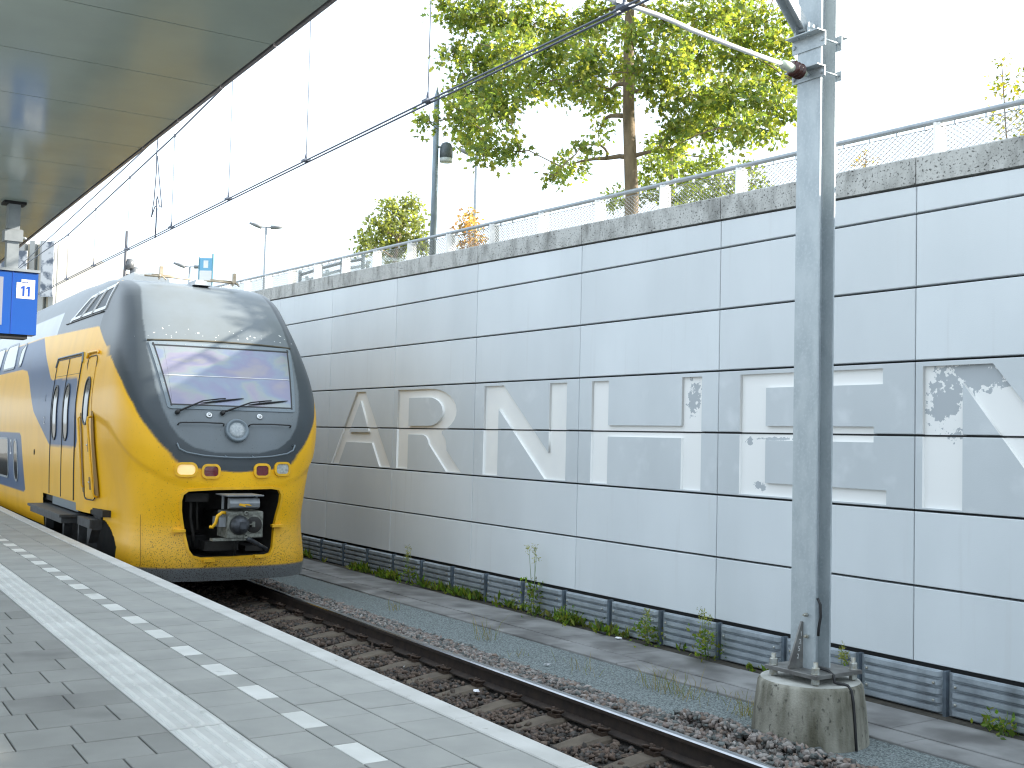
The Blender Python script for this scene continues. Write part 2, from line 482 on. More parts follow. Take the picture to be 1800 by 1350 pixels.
while x > -17.6:
    sl = Ef(x) + RAIL_OFF - .7535
    ang = math.atan(-.0213556 + 2 * .000458114 * (x + 3))
    o = link('sleeper', SLP, None, (x, sl, 0), label=('brown concrete sleeper in dark ballast, %s ahead of the train nose' % ORDS[16 - ns_] if ns_ < 17 else 'brown concrete sleeper in the shadow just under the train nose'), cat='sleeper', group='sleepers under the track')
    ns_ += 1
    o.rotation_euler = (0, 0, ang)
    for off, me in ((.7535, CLI), (.7535, CLO), (-.7535, CLO)):
        link('rail_clip', me, o, (0, off, 0))
    x -= .643

# ---- gravel strip and concrete walkway
gv = []
for x in bed_x: gv += [(x, Ef(x) + 3.22, GZ - .008), (x, Ef(x) + 3.22 + .3, GZ - .012), (x, max(8.9, Ef(x) + 3.6), GZ - .012)]
link('gravel', npmesh('gravel', gv, quads=[(i * 3 + k, i * 3 + k + 3, i * 3 + k + 4, i * 3 + k + 1) for i in range(len(bed_x) - 1) for k in range(2)], mat=M['gravel']), kind='structure')
walkway = empty('walkway', (0, 0, 0), kind='structure')
x = 8.0
k = 0
while x > -50:
    L = 1.18
    dz = rnd.uniform(-.004, .004)
    MB().cbox((x - L + .004, 7.985, GZ - .06), (x - .004, 8.60, GZ + .012 + dz), .006).build('walkway_slab', M['slab'], walkway)
    dz = rnd.uniform(-.004, .004)
    MB().cbox((x - L + .35, 7.63, GZ - .06), (x + .342, 7.958, GZ + .010 + dz), .006).build('walkway_slab', M['slab'], walkway)
    x -= L
link('soil_strip', npmesh('soil_strip', [(-60, 8.595, GZ + .002), (12, 8.595, GZ + .002), (12, 8.85, GZ + .012), (-60, 8.85, GZ + .012)], quads=[(0, 1, 2, 3)], mat=M['soil']), kind='structure')

# ---- ballast stones
def stone_variants(n=14):
    out = []
    for k in range(n):
        r2 = random.Random(100 + k); bm = bmesh.new()
        sx, sy, sz = r2.uniform(.8, 1.25), r2.uniform(.65, 1.0), r2.uniform(.5, .8)
        for i in range(9):
            d = Vector((r2.gauss(0, 1), r2.gauss(0, 1), r2.gauss(0, 1))).normalized() * r2.uniform(.85, 1.1)
            bm.verts.new((d.x * sx, d.y * sy, d.z * sz))
        bmesh.ops.convex_hull(bm, input=bm.verts)
        for vv in [w for w in bm.verts if not w.link_faces]: bm.verts.remove(vv)
        bmesh.ops.triangulate(bm, faces=bm.faces)
        bm.verts.index_update()
        out.append((np.array([tuple(w.co) for w in bm.verts]), np.array([[w.index for w in ff.verts] for ff in bm.faces])))
        bm.free()
    return out
SV = stone_variants()
nr = np.random.default_rng(3)
def bed_z(x, y):
    e = Ef(x); pr_ = bed_profile(x)
    return float(np.interp(y, [p[0] for p in pr_], [p[1] for p in pr_]))
stones = []
PAL_R = np.array([(.25, .22, .20), (.17, .16, .15), (.30, .265, .245), (.13, .142, .138), (.21, .168, .15), (.26, .245, .23), (.09, .098, .095), (.22, .17, .14), (.28, .25, .235)])
PAL_L = np.array([(.115, .086, .066), (.09, .070, .056), (.14, .10, .078), (.08, .074, .068), (.12, .092, .078), (.06, .053, .048), (.155, .115, .092)])
def scatter(x0, x1, o0, o1, dens, right, zoff=0.0, smin=.020, smax=.034):
    n = int((x1 - x0) * (o1 - o0) * dens)
    for _ in range(n):
        x = x0 + (x1 - x0) * nr.random(); o = o0 + (o1 - o0) * nr.random()
        if right and o > 3.45 + .12 * nr.random() and nr.random() < .75: continue
        y = Ef(x) + o
        if not right:
            ph = ((x + 9.72) / .643) % 1.0
            on = min(ph, 1 - ph) * .643 < .125
            if on and nr.random() < .93: continue
        p = vis(x, y, -.15)
        if p is None or not (-40 < p[0] < 1840 and p[1] < 1400): continue
        s = (smin + (smax - smin) * nr.random()) * (1.25 if nr.random() < .1 else 1.0)
        z = bed_z(x, y) + zoff + s * (.25 + .5 * nr.random())
        if not right and abs(o - RAIL_OFF) < .09: continue
        if right and o < RAIL_OFF + .085: continue
        if math.hypot(x + 6.35, y - 7.2) < .40: continue
        base = (PAL_R if right else PAL_L)[nr.integers(0, len(PAL_R if right else PAL_L))]
        stones.append((p[2], x, y, z, s, base * (.8 + .45 * nr.random()), nr.integers(0, len(SV))))
scatter(-16, 2, 1.25, 2.36, 1000, False, smin=.022, smax=.038)
scatter(-26, -16, 1.3, 2.36, 300, False, smin=.03, smax=.04)
scatter(-14, 2, 2.53, 3.62, 1150, True, smin=.024, smax=.040)
scatter(-26, -14, 2.53, 3.62, 550, True, smin=.028, smax=.04)
scatter(-9, 2, 2.58, 3.1, 400, True, zoff=.022, smin=.026, smax=.042)
for _k in range(4): scatter(-7.1, -5.2, 3.05, 3.46, 420, True, zoff=.02 + .028 * _k, smin=.026, smax=.042)
stones.sort(key=lambda q: q[0])
def rotm():
    q = nr.normal(size=4); q /= np.linalg.norm(q); w, a, b, c = q
    return np.array([[1 - 2 * (b * b + c * c), 2 * (a * b - c * w), 2 * (a * c + b * w)], [2 * (a * b + c * w), 1 - 2 * (a * a + c * c), 2 * (b * c - a * w)], [2 * (a * c - b * w), 2 * (b * c + a * w), 1 - 2 * (a * a + b * b)]])
SM = {}
def stone_mesh(k, c):
    key = (k, round(float(c[0]), 1), round(float(c[2] / c[0]), 1))
    if key not in SM: SM[key] = npmesh('stone', SV[k][0], tris=SV[k][1], mat=M['stone'], col=np.tile(c, (len(SV[k][0]), 1)))
    return SM[key]
vis_st = [s for s in stones if (lambda p: 0 < p[0] < 1800 and p[1] < 1350)(vis(s[1], s[2], s[3]))]
near_ids = set(id(s) for s in vis_st[:285])
Vs, Ts, Cs, nb = [], [], [], 0
for s in stones:
    d, x, y, z, sz, c, k = s
    if id(s) in near_ids:
        o = link('stone', stone_mesh(k, c), ballast, (x, y, z))
        o.scale = (sz,) * 3
        o.rotation_euler = (nr.uniform(-.6, .6), nr.uniform(-.6, .6), nr.uniform(0, 6.28))
    else:
        R_ = rotm() if nr.random() < .4 else np.array([[math.cos(a_), -math.sin(a_), 0], [math.sin(a_), math.cos(a_), 0], [0, 0, 1]]) if (a_ := nr.uniform(0, 6.28)) is not None else None
        V = SV[k][0] @ R_.T * sz + np.array([x, y, z])
        Vs.append(V); Ts.append(SV[k][1] + nb); Cs.append(np.tile(c, (len(V), 1))); nb += len(V)
link('loose_stones', npmesh('loose_stones', np.concatenate(Vs), tris=np.concatenate(Ts), mat=M['stone'], col=np.concatenate(Cs)), ballast, kind='stuff')
# ================================================================== retaining wall
ROW, WB, CW = .68, .217, 2.5425
def col_x(c): return CW * c - 21.82
def cap_z(x): return WB + ROW * (6.857 - .0756 * (x + 21.82) / CW)      # underside of the coping
wall = empty('retaining_wall', (-10, WALL_Y, GZ), label='long pale concrete panel wall with giant recessed letters along the far side of the track', cat='wall')
WO = np.array([-10, WALL_Y, GZ])
def wl_(vs): return [tuple(np.array(p) - WO) for p in vs]
TH = .09
mb = MB()
for c in range(-8, 12):
    xa, xb = col_x(c), col_x(c + 1)
    vs = [(xa, WALL_Y + TH + .02, -.6), (xb, WALL_Y + TH + .02, -.6), (xb, WALL_Y + .45, -.6), (xa, WALL_Y + .45, -.6),
          (xa, WALL_Y + TH + .02, cap_z(xa) + .05), (xb, WALL_Y + TH + .02, cap_z(xb) + .05), (xb, WALL_Y + .45, cap_z(xb) + .05), (xa, WALL_Y + .45, cap_z(xa) + .05)]
    mb.add(wl_(vs), [(0, 3, 2, 1), (4, 5, 6, 7), (0, 1, 5, 4), (1, 2, 6, 5), (2, 3, 7, 6), (3, 0, 4, 7)])
mb.build('wall_core', M['backing'], wall)

# letters: outlines in wall coordinates (x, z), each recessed into the panels
LZ0, LZ1 = 1.605, 2.885
def rectp(x0, x1, z0, z1): return [(x0, z0), (x1, z0), (x1, z1), (x0, z1)]
def arc(cx, cz, rx, rz, a0, a1, n=10):
    return [(cx + rx * math.cos(a0 + (a1 - a0) * i / n), cz + rz * math.sin(a0 + (a1 - a0) * i / n)) for i in range(n + 1)]
H_ = math.pi / 2
LET = {
    'A': [[(-19.13, LZ0), (-18.80, LZ0), (-18.51, 2.00), (-17.50, 2.00), (-17.20, LZ0), (-16.80, LZ0), (-17.80, LZ1), (-18.15, LZ1)],
          [(-18.40, 2.18), (-17.98, 2.73), (-17.63, 2.18)]],
    'R': [[(-16.60, LZ0), (-16.21, LZ0), (-16.21, 2.16), (-15.75, 2.16)] + arc(-15.75, 1.98, .22, .18, H_, .2, 5)[1:] +
          [(-14.98, LZ0), (-14.53, LZ0), (-14.98, 1.93)] + arc(-15.30, 1.98, .32, .24, 0, 1.0, 4) + arc(-15.55, 2.53, .85, .355, -1.05, H_, 12) + [(-16.60, LZ1)],
          [(-16.21, 2.30)] + arc(-15.58, 2.525, .46, .225, -H_, H_, 12) + [(-16.21, 2.75)]],
    'N': [[(-13.93, LZ0), (-13.54, LZ0), (-13.54, 2.55), (-12.38, LZ0), (-11.91, LZ0), (-11.91, LZ1), (-12.30, LZ1), (-12.30, 1.96), (-13.42, LZ1), (-13.93, LZ1)]],
    'H': [[(-11.38, LZ0), (-11.04, LZ0), (-11.04, 2.19), (-9.70, 2.19), (-9.70, LZ0), (-9.37, LZ0), (-9.37, LZ1), (-9.70, LZ1), (-9.70, 2.33), (-11.04, 2.33), (-11.04, LZ1), (-11.38, LZ1)]],
    'E': [[(-8.775, LZ0), (-6.87, LZ0), (-6.87, 1.74), (-8.40, 1.74), (-8.40, 2.185), (-7.02, 2.185), (-7.02, 2.335), (-8.40, 2.335), (-8.40, 2.735), (-6.92, 2.735), (-6.92, LZ1), (-8.775, LZ1)]],
    'M': [[(-6.48, LZ0), (-6.07, LZ0), (-6.07, 2.72), (-5.18, LZ0), (-4.88, LZ0), (-3.99, 2.72), (-3.99, LZ0), (-3.58, LZ0), (-3.58, LZ1), (-4.28, LZ1), (-5.03, 2.0), (-5.78, LZ1), (-6.48, LZ1)]],
}
def curve_solid(loops, y0, y1):
    """solid from 2-D loops (holes allowed), x,z outlines, between y0 and y1"""
    cu = bpy.data.curves.new('outline', 'CURVE'); cu.dimensions = '2D'; cu.fill_mode = 'BOTH'; cu.extrude = (y1 - y0) / 2
    for lp in loops:
        sp = cu.splines.new('POLY'); sp.points.add(len(lp) - 1)
        for p, q in zip(sp.points, lp): p.co = (q[0] - WO[0], q[1] - WO[2], 0, 1)
        sp.use_cyclic_u = True
    ob = bpy.data.objects.new('outline', cu); COL.objects.link(ob)
    dg = bpy.context.evaluated_depsgraph_get(); dg.update()
    me = bpy.data.meshes.new_from_object(ob.evaluated_get(dg))
    bpy.data.objects.remove(ob); bpy.data.curves.remove(cu)
    me.transform(Matrix(((1, 0, 0, 0), (0, 0, -1, (y0 + y1) / 2 - WO[1]), (0, 1, 0, 0), (0, 0, 0, 1))))
    bm = bmesh.new(); bm.from_mesh(me)
    bmesh.ops.remove_doubles(bm, verts=bm.verts, dist=1e-5)
    bmesh.ops.recalc_face_normals(bm, faces=bm.faces); bm.to_mesh(me); bm.free()
    return me
DEPTH = .034
peel = bpy.data.materials.new('letter_peeling_paint'); peel.use_nodes = True
def _peel():
    n, l = peel.node_tree.nodes, peel.node_tree.links; b = n['Principled BSDF']; b.inputs['Roughness'].default_value = .6
    g = n.new('ShaderNodeNewGeometry')
    facs = []
    for (cx, cz, sx, sz, sc, th) in ((-6.24, 2.62, .17, .26, 9, .50), (-5.95, 2.80, .28, .10, 10, .47), (-9.53, 2.66, .085, .17, 16, .50), (-8.3, 2.20, .20, .012, 20, .43), (-8.5, 1.70, .05, .03, 22, .40), (-8.66, 2.17, .03, .03, 20, .4)):
        sub = n.new('ShaderNodeVectorMath'); sub.operation = 'SUBTRACT'; sub.inputs[1].default_value = (cx, 0, cz); l.new(g.outputs['Position'], sub.inputs[0])
        mul = n.new('ShaderNodeVectorMath'); mul.operation = 'MULTIPLY'; mul.inputs[1].default_value = (1 / sx, 0, 1 / sz); l.new(sub.outputs[0], mul.inputs[0])
        ln = n.new('ShaderNodeVectorMath'); ln.operation = 'LENGTH'; l.new(mul.outputs[0], ln.inputs[0])
        t = n.new('ShaderNodeTexNoise'); t.inputs['Scale'].default_value = sc; t.inputs['Detail'].default_value = 4; t.inputs['Roughness'].default_value = .65; l.new(g.outputs['Position'], t.inputs['Vector'])
        m1 = n.new('ShaderNodeMath'); m1.operation = 'MULTIPLY_ADD'; m1.inputs[1].default_value = -.22; l.new(ln.outputs['Value'], m1.inputs[0]); l.new(t.outputs['Fac'], m1.inputs[2])
        m2 = n.new('ShaderNodeMapRange'); m2.inputs['From Min'].default_value = th - .22; m2.inputs['From Max'].default_value = th - .205; l.new(m1.outputs[0], m2.inputs['Value'])
        facs.append(m2.outputs['Result'])
    cur = facs[0]
    for q in facs[1:]:
        mx = n.new('ShaderNodeMath'); mx.operation = 'MAXIMUM'; l.new(cur, mx.inputs[0]); l.new(q, mx.inputs[1]); cur = mx.outputs[0]
    x = n.new('ShaderNodeMix'); x.data_type = 'RGBA'; x.inputs['A'].default_value = (.80, .80, .78, 1); x.inputs['B'].default_value = (.40, .43, .45, 1); l.new(cur, x.inputs['Factor']); l.new(x.outputs['Result'], b.inputs['Base Color'])
_peel()
cutters = {}
MB().box((-19.3 + 10, DEPTH - .003, WB + 3 * ROW - .0085 - GZ), (-3.4 + 10, DEPTH + .0005, WB + 3 * ROW + .0085 - GZ)).build('joint_seal', M['dark'], wall)
for ch, loops in LET.items():
    me = curve_solid(loops, WALL_Y - .05, WALL_Y + DEPTH)
    cutters[ch] = me
    # the white floor of the letter, slightly larger than the cut so that no gap shows
    fl = curve_solid(loops, WALL_Y + DEPTH + .001, WALL_Y + DEPTH + .02)
    fl.materials.clear(); fl.materials.append(peel if ch in 'MHE' else M['paint'])
    link('letter', fl, wall)
def panel_mb(xa, xb, za, zb0, zb1):
    """one cladding panel with narrow joints; zb0/zb1 = top height at xa/xb"""
    g, h = .005, .0105
    y0, y1 = WALL_Y, WALL_Y + TH
    c = .006
    xa += g; xb -= g; za += h; zb0 -= h; zb1 -= h
    vs = [(xa, y1, za), (xb, y1, za), (xb, y1, zb1), (xa, y1, zb0),
          (xa, y0 + c, za), (xb, y0 + c, za), (xb, y0 + c, zb1), (xa, y0 + c, zb0),
          (xa + c, y0, za + c), (xb - c, y0, za + c), (xb - c, y0, zb1 - c), (xa + c, y0, zb0 - c)]
    fs = [(0, 1, 2, 3), (11, 10, 9, 8)]
    for i in range(4):
        j = (i + 1) % 4; fs += [(j, i, i + 4, j + 4), (j + 4, i + 4, i + 8, j + 8)]
    return MB().add(wl_(vs), fs)
col_letters = {1: 'A', 2: 'R', 3: 'N', 4: 'H', 5: 'E', 6: 'M'}
for c in range(-3, 10):
    xa, xb = col_x(c), col_x(c + 1)
    for r in range(6):
        za = WB + r * ROW
        me = panel_mb(xa, xb, za, za + ROW, za + ROW).mesh('wall_panel', M['panel'])
        if r in (2, 3): me.materials[0] = M['panel_grey']
        o = link('wall_panel', me, wall)
        o.location = (0, rnd.uniform(-.002, .002), 0)
        lets = [ch for ch, lp in LET.items() if min(p[0] for p in lp[0]) < xb and max(p[0] for p in lp[0]) > xa]
        if r in (2, 3) and lets:
            me.materials.append(M['paint'])
            tmp = []
            for ch in lets:
                cm = cutters[ch].copy(); cm.materials.clear(); cm.materials.append(M['panel']); cm.materials.append(M['paint'])
                # grow the depth so that the cut passes right through the panel
                for vv in cm.vertices:
                    if vv.co.y > 0: vv.co.y = TH + .05
                co = bpy.data.objects.new('cut', cm); COL.objects.link(co); co.parent = wall
                md = o.modifiers.new('cut', 'BOOLEAN'); md.operation = 'DIFFERENCE'; md.solver = 'EXACT'; md.object = co; tmp.append((co, cm))
            dg = bpy.context.evaluated_depsgraph_get(); dg.update()
            nm = bpy.data.meshes.new_from_object(o.evaluated_get(dg))
            o.modifiers.clear(); o.data = nm; nm.name = 'wall_panel'
            for co, cm in tmp: bpy.data.objects.remove(co); bpy.data.meshes.remove(cm)
            nm.materials.clear(); nm.materials.append(M['panel_grey']); nm.materials.append(M['paint'])
            g = .02
            for p in nm.polygons:
                inner = (xa + g < p.center.x + WO[0] < xb - g) and (za + .03 < p.center.z + WO[2] < za + ROW - .03)
                p.material_index = 1 if (abs(p.normal.y) < .4 and inner) else 0
    za = WB + 6 * ROW
    link('wall_panel', panel_mb(xa, xb, za, cap_z(xa) - .012, cap_z(xb) - .012).mesh('wall_panel', M['panel']), wall)
    # coping block
    h, y0, y1, g, ch_ = .256, WALL_Y - .012, WALL_Y + .46, .006, .012
    vs = []
    for xx, gg in ((xa, g), (xb, -g)):
        z = cap_z(xx)
        vs += [(xx + gg, y0, z), (xx + gg, y0, z + h - ch_), (xx + gg, y0 + ch_, z + h), (xx + gg, y1, z + h), (xx + gg, y1, z)]
    fs = [(0, 1, 2, 3, 4), (9, 8, 7, 6, 5)] + [(i, (i + 1) % 5 + 5, i + 5) if False else (i, i + 5, (i + 1) % 5 + 5, (i + 1) % 5) for i in range(5)]
    MB().add(wl_(vs), fs).build('coping_stone', M['coping'], wall)

# ---- corrugated steel strip below the panels
strip = empty('corrugated_barrier', (-10, WALL_Y - .02, GZ), label='low bluish corrugated steel strip with narrow posts along the foot of the wall', cat='barrier')
PITCH = .9385
def corr_mesh():
    z0, z1 = .015, .395
    prof = []
    nrib = 5
    hh = (z1 - z0) / nrib
    for k in range(nrib):
        b = z0 + k * hh
        prof += [(0, b), (-.002, b + hh * .12), (-.042, b + hh * .26), (-.042, b + hh * .78), (-.002, b + hh * .92)]
    prof.append((0, z1))
    L = PITCH - .042
    n = len(prof)
    # the ribs close towards both ends
    vs = []
    for xx, s in ((-L / 2, 0), (-L / 2 + .02, 0), (-L / 2 + .06, 1), (L / 2 - .06, 1), (L / 2 - .02, 0), (L / 2, 0)):
        vs += [(xx, p[0] * s, p[1]) for p in prof]
    fs = [(i * n + k, (i + 1) * n + k, (i + 1) * n + k + 1, i * n + k + 1) for i in range(5) for k in range(n - 1)]
    return MB().add(vs, fs).mesh('corrugated_panel', M['galv_blue'])
CM = corr_mesh()
PM = MB().cbox((-.017, -.040, 0), (.017, .03, .402), .004).mesh('barrier_post', M['post_blue'])
mbb = MB()
for sx in (-.36, .36):
    for zz in (.129, .281):
        mbb.lathe([(.013, 0), (.013, .008), (.006, .013)], (sx, -.043, zz), (0, -1, 0), 8)
BM_ = mbb.mesh('barrier_bolt', M['bolt'])
x = -12.766 + PITCH * 14
while x > -32:
    link('barrier_post', PM, strip, (x + 10, 0, 0))
    o = link('corrugated_panel', CM, strip, (x - PITCH / 2 + 10, rnd.uniform(-.004, .004), 0))
    link('barrier_bolt', BM_, o, kind='stuff')
    x -= PITCH

# ---- railing on top of the wall
RY = WALL_Y + .30
rail_root = empty('top_railing', (-10, RY, 4.9), label='metal railing with white plate posts and steel net running along the top of the wall', cat='railing')
def hr_z(x): return cap_z(x) + .256 + .385
mb = MB(); mb.tube([(xx + 10, 0, hr_z(xx) - 4.9) for xx in np.arange(-40, 8.1, .5)], .026, 10)
mb.build('handrail', M['alu'], rail_root)
PSP = 1.284
SL = -.0756 * ROW / CW
def post_mesh():
    mb = MB()
    mb.prism([(-.11, .9), (.10, .9), (.075, 0), (-.085, 0)], -.012, .012, axis='x')
    for i, vtx in enumerate(mb.v): mb.v[i] = (vtx[0], vtx[1], -vtx[2] - .01)
    mb.box((-.02, -.03, -.03), (.02, .03, 0.0))
    return mb.mesh('railing_post', M['white'])
def net_mesh():
    Lp, Hh = PSP - .03, .62
    nx, nz = 19, 13
    dx, dz = Lp / nx, Hh / nz
    vs, fs = [], []
    def seg(a, b):
        a, b = np.array(a), np.array(b); t = (b - a) / np.linalg.norm(b - a); n_ = np.array([-t[1], t[0]]) * .0032
        k = len(vs)
        for q in (a, b):
            vs.extend([(q[0] + n_[0], 0.0032, q[1] + n_[1]), (q[0] - n_[0], 0.0032, q[1] - n_[1]), (q[0], -.0032, q[1])])
        fs.extend([(k, k + 1, k + 4, k + 3), (k + 1, k + 2, k + 5, k + 4), (k + 2, k, k + 3, k + 5)])
    for i in range(nx):
        for j in range(nz):
            x0, z0 = i * dx - Lp / 2, -.06 - j * dz
            x1, z1 = x0 + dx, z0 - dz
            s0, s1 = SL * x0, SL * x1
            if (i + j) % 1 == 0:
                seg((x0, z0 + s0), (x0 + dx / 2, z0 - dz / 2 + (s0 + s1) / 2)); seg((x0 + dx / 2, z0 - dz / 2 + (s0 + s1) / 2), (x1, z0 + s1))
                seg((x0, z1 + s0), (x0 + dx / 2, z0 - dz / 2 + (s0 + s1) / 2)); seg((x0 + dx / 2, z0 - dz / 2 + (s0 + s1) / 2), (x1, z1 + s1))
    me = npmesh('net_panel', vs, quads=fs, mat=M['mesh'])
    return me
def netclip_mesh():
    mb = MB()
    L = PSP
    for k in range(4):
        xx = -L / 2 + L * (k + .5) / 4
        mb.box((xx - .008, -.012, -.065 + SL * xx), (xx + .008, .012, -.02 + SL * xx))
    mb.tube([(-L / 2, 0, -.058 - SL * L / 2), (L / 2, 0, -.058 + SL * L / 2)], .004, 6)
    return mb.mesh('net_clips', M['alu'])
PO, NE, NC = post_mesh(), net_mesh(), netclip_mesh()
x = -9.10 + PSP * 9
while x > -38:
    link('railing_post', PO, rail_root, (x + 10, 0, hr_z(x) - 4.9 - .02))
    xm = x - PSP / 2
    o = link('net_panel', NE, rail_root, (xm + 10, .005, hr_z(xm) - 4.9))
    link('net_clip', NC, o)
    x -= PSP

# ---- catenary mast
MX, MY, MZ = -6.35, 7.2, .27
mast = empty('catenary_mast', (MX, MY, GZ), label='grey galvanised steel mast on a stained round concrete footing beside the track', cat='mast')
B0 = MZ - GZ
mb = MB()
prof = [(.475, -.3), (.465, 0), (.44, B0 * .55), (.415, B0 - .035), (.395, B0 - .008), (.375, B0)]
mb.lathe(prof, (0, 0, 0), (0, 0, 1), 40)
f_ = mb.build('footing', [M['footing'], M['footing_top']], mast)
for p in f_.data.polygons:
    if p.normal.z > .6: p.material_index = 1
bz = B0 + .055
mb = MB(); mb.cbox((-.24, -.27, bz), (.30, .27, bz + .032), .004)
mb.build('base_plate', M['steel'], mast)
mb = MB()
fw, th_, d = .125, .016, .08
HT = 7.0
mb.cbox((-fw, -d - th_, bz + .032), (fw, -d, HT), .004)
mb.cbox((-fw, d, bz + .032), (fw, d + th_, HT), .004)
mb.box((-.006, -d, bz + .032), (.006, d, HT))
mb.build('steel_column', M['galv'], mast)
mb = MB(); mb.prism([(-d - th_ - .001, bz + .034), (-d - th_ - .16, bz + .034), (-d - th_ - .16, bz + .06), (-d - th_ - .02, bz + .40), (-d - th_ - .001, bz + .40)], -.008, .008, axis='x')
mb.build('gusset', M['steel'], mast)
for sx, sy in ((-.19, -.22), (.25, -.22), (.25, .22), (-.19, .22)):
    mb = MB()
    mb.tube([(sx, sy, B0 - .02), (sx, sy, bz + .125)], .019, 10)
    mb.lathe([(.036, bz + .032), (.036, bz + .038)], (sx, sy, 0), (0, 0, 1), 14)
    mb.lathe([(.034, bz + .038), (.034, bz + .08), (.028, bz + .086)], (sx, sy, 0), (0, 0, 1), 6, smooth=False)
    mb.lathe([(.034, bz - .045), (.034, bz - .002)], (sx, sy, 0), (0, 0, 1), 6, smooth=False)
    mb.build('anchor_bolt', M['bolt'], mast)
for zz, xx in ((bz + .46, .05), (bz + .29, .06)):
    mb = MB(); mb.tube([(xx, -d - th_, zz), (xx, -d - th_ - .05, zz)], .009, 8); mb.lathe([(.017, 0), (.017, .016)], (xx, -d - th_ - .012, zz), (0, -1, 0), 6, smooth=False)
    mb.build('earth_bolt', M['bolt'], mast)
mb = MB()
mb.tube([(.128, -.07, bz + .60), (.15, -.06, bz + .55), (.15, -.055, bz + .45), (.135, -.06, bz + .36), (.132, -.06, bz + .30)], .011, 8)
mb.tube([(.10, -.06, bz + .045), (.17, -.07, bz + .05), (.25, -.07, bz + .046), (.305, -.075, bz + .02), (.322, -.085, bz - .03), (.33, -.06, B0 + .016), (.35, -.02, B0 + .012), (.385, -.005, B0 + .006), (.418, .0, B0 - .03), (.437, .0, B0 - .12), (.460, .0, B0 - .35), (.478, .0, -.1)], .0115, 8)
mb.build('earth_cable', M['black'], mast)
# clamps with angle irons
def z_of(z): return z - GZ
for zz, nm in ((5.46, 'clamp'), (5.19, 'clamp')):
    mb = MB(); z = z_of(zz)
    big = zz > 5.3
    hh = .11 if big else .075
    mb.box((-fw - .05, -d - th_ - .012, z - hh / 2), (fw + .05, -d - th_, z + hh / 2))
    mb.box((-fw - .05, -d - th_ - .10, z + hh / 2), (fw + .05, -d - th_ - .001, z + hh / 2 + .010))
    mb.box((-fw - .05, d + th_, z - hh / 2), (fw + .05, d + th_ + .012, z + hh / 2))
    if big: mb.box((-fw - .05, d + th_ + .001, z + hh / 2), (fw + .05, d + th_ + .08, z + hh / 2 + .010))
    for sx in (-1, 1):
        mb.tube([(sx * (fw + .025), -d - th_ - .03, z), (sx * (fw + .025), d + th_ + .03, z)], .009, 8)
        mb.lathe([(.018, 0), (.018, .016)], (sx * (fw + .025), -d - th_ - .012, z), (0, -1, 0), 6, smooth=False)
    mb.build(nm, M['galv'], mast)
# diagonal strut (channel) and registration arm with insulator
a = Vector((-.02, -d - th_ - .03, z_of(5.53))); b = Vector((.02, -1.55, z_of(6.95)))
t = (b - a).normalized(); s = Vector((1, 0, 0)); u_ = t.cross(s).normalized()
mb = MB()
def barbox(p, q, e1, e2, w1, w2, off=Vector((0, 0, 0))):
    vs = []
    for c in (p + off, q + off):
        vs += [c - e1 * w1 - e2 * w2, c + e1 * w1 - e2 * w2, c + e1 * w1 + e2 * w2, c - e1 * w1 + e2 * w2]
    return vs, [(0, 3, 2, 1), (4, 5, 6, 7), (0, 1, 5, 4), (1, 2, 6, 5), (2, 3, 7, 6), (3, 0, 4, 7)]
mb.add(*barbox(a, b, s, u_, .055, .006, u_ * .04)); mb.add(*barbox(a, b, s, u_, .006, .038, s * .055)); mb.add(*barbox(a, b, s, u_, .006, .038, s * -.055))
mb.build('strut', M['galv'], mast)
mb = MB(); mb.box((-.08, -d - th_ - .10, z_of(5.526)), (-.06, -d - th_ - .02, z_of(5.60))); mb.box((.06, -d - th_ - .10, z_of(5.526)), (.08, -d - th_ - .02, z_of(5.60))); mb.tube([(-.1, -d - th_ - .06, z_of(5.565)), (.1, -d - th_ - .06, z_of(5.565))], .014, 8)
mb.build('strut_bracket', M['galv'], mast)
pA = Vector((.02, -d - th_ - .03, z_of(5.185))); pB = Vector((.05, -.44, z_of(5.20)))
ax = (pB - pA).normalized()
mb = MB(); L = (pB - pA).length
mb.lathe([(.018, 0), (.020, .05)], pA, ax, 16)
mb.build('insulator_fitting', M['galv'], mast)
insm = mat('insulator_green', (.50, .55, .44), rough=.35)
insb = mat('insulator_brown', (.06, .022, .018), rough=.2)
mb = MB(); mb.lathe([(.030, .05), (.034, .11), (.034, .21), (.036, .23), (.040, .28), (.038, .33), (.018, .36)], pA, ax, 20)
mb.build('insulator_body', insm, mast)
for k in range(3):
    MB().lathe([(.036, 0), (.064, .008), (.066, .013), (.038, .022), (.036, .024)], pA + ax * (.105 + k * .044), ax, 22).build('insulator_disc', insb, mast)
mb = MB(); mb.tube([pA + ax * .35, Vector((.05, -.95, z_of(5.225))), Vector((.05, -1.45, z_of(5.262))), Vector((.05, -1.62, z_of(5.285))), Vector((.05, -1.80, z_of(5.300))), Vector((.05, -2.0, z_of(5.305))), Vector((.05, -2.5, z_of(5.32)))], .0185, 10)
mb.build('registration_arm', M['white'], mast)
mb = MB(); mb.tube([(.05, -2.16, z_of(5.34)), (.05, -2.16, z_of(5.23))], .012, 8); mb.box((.03, -2.19, z_of(5.22)), (.07, -2.13, z_of(5.25))); mb.box((.025, -2.2, z_of(5.29)), (.075, -2.12, z_of(5.335)))
mb.build('wire_clamp', M['alu'], mast)
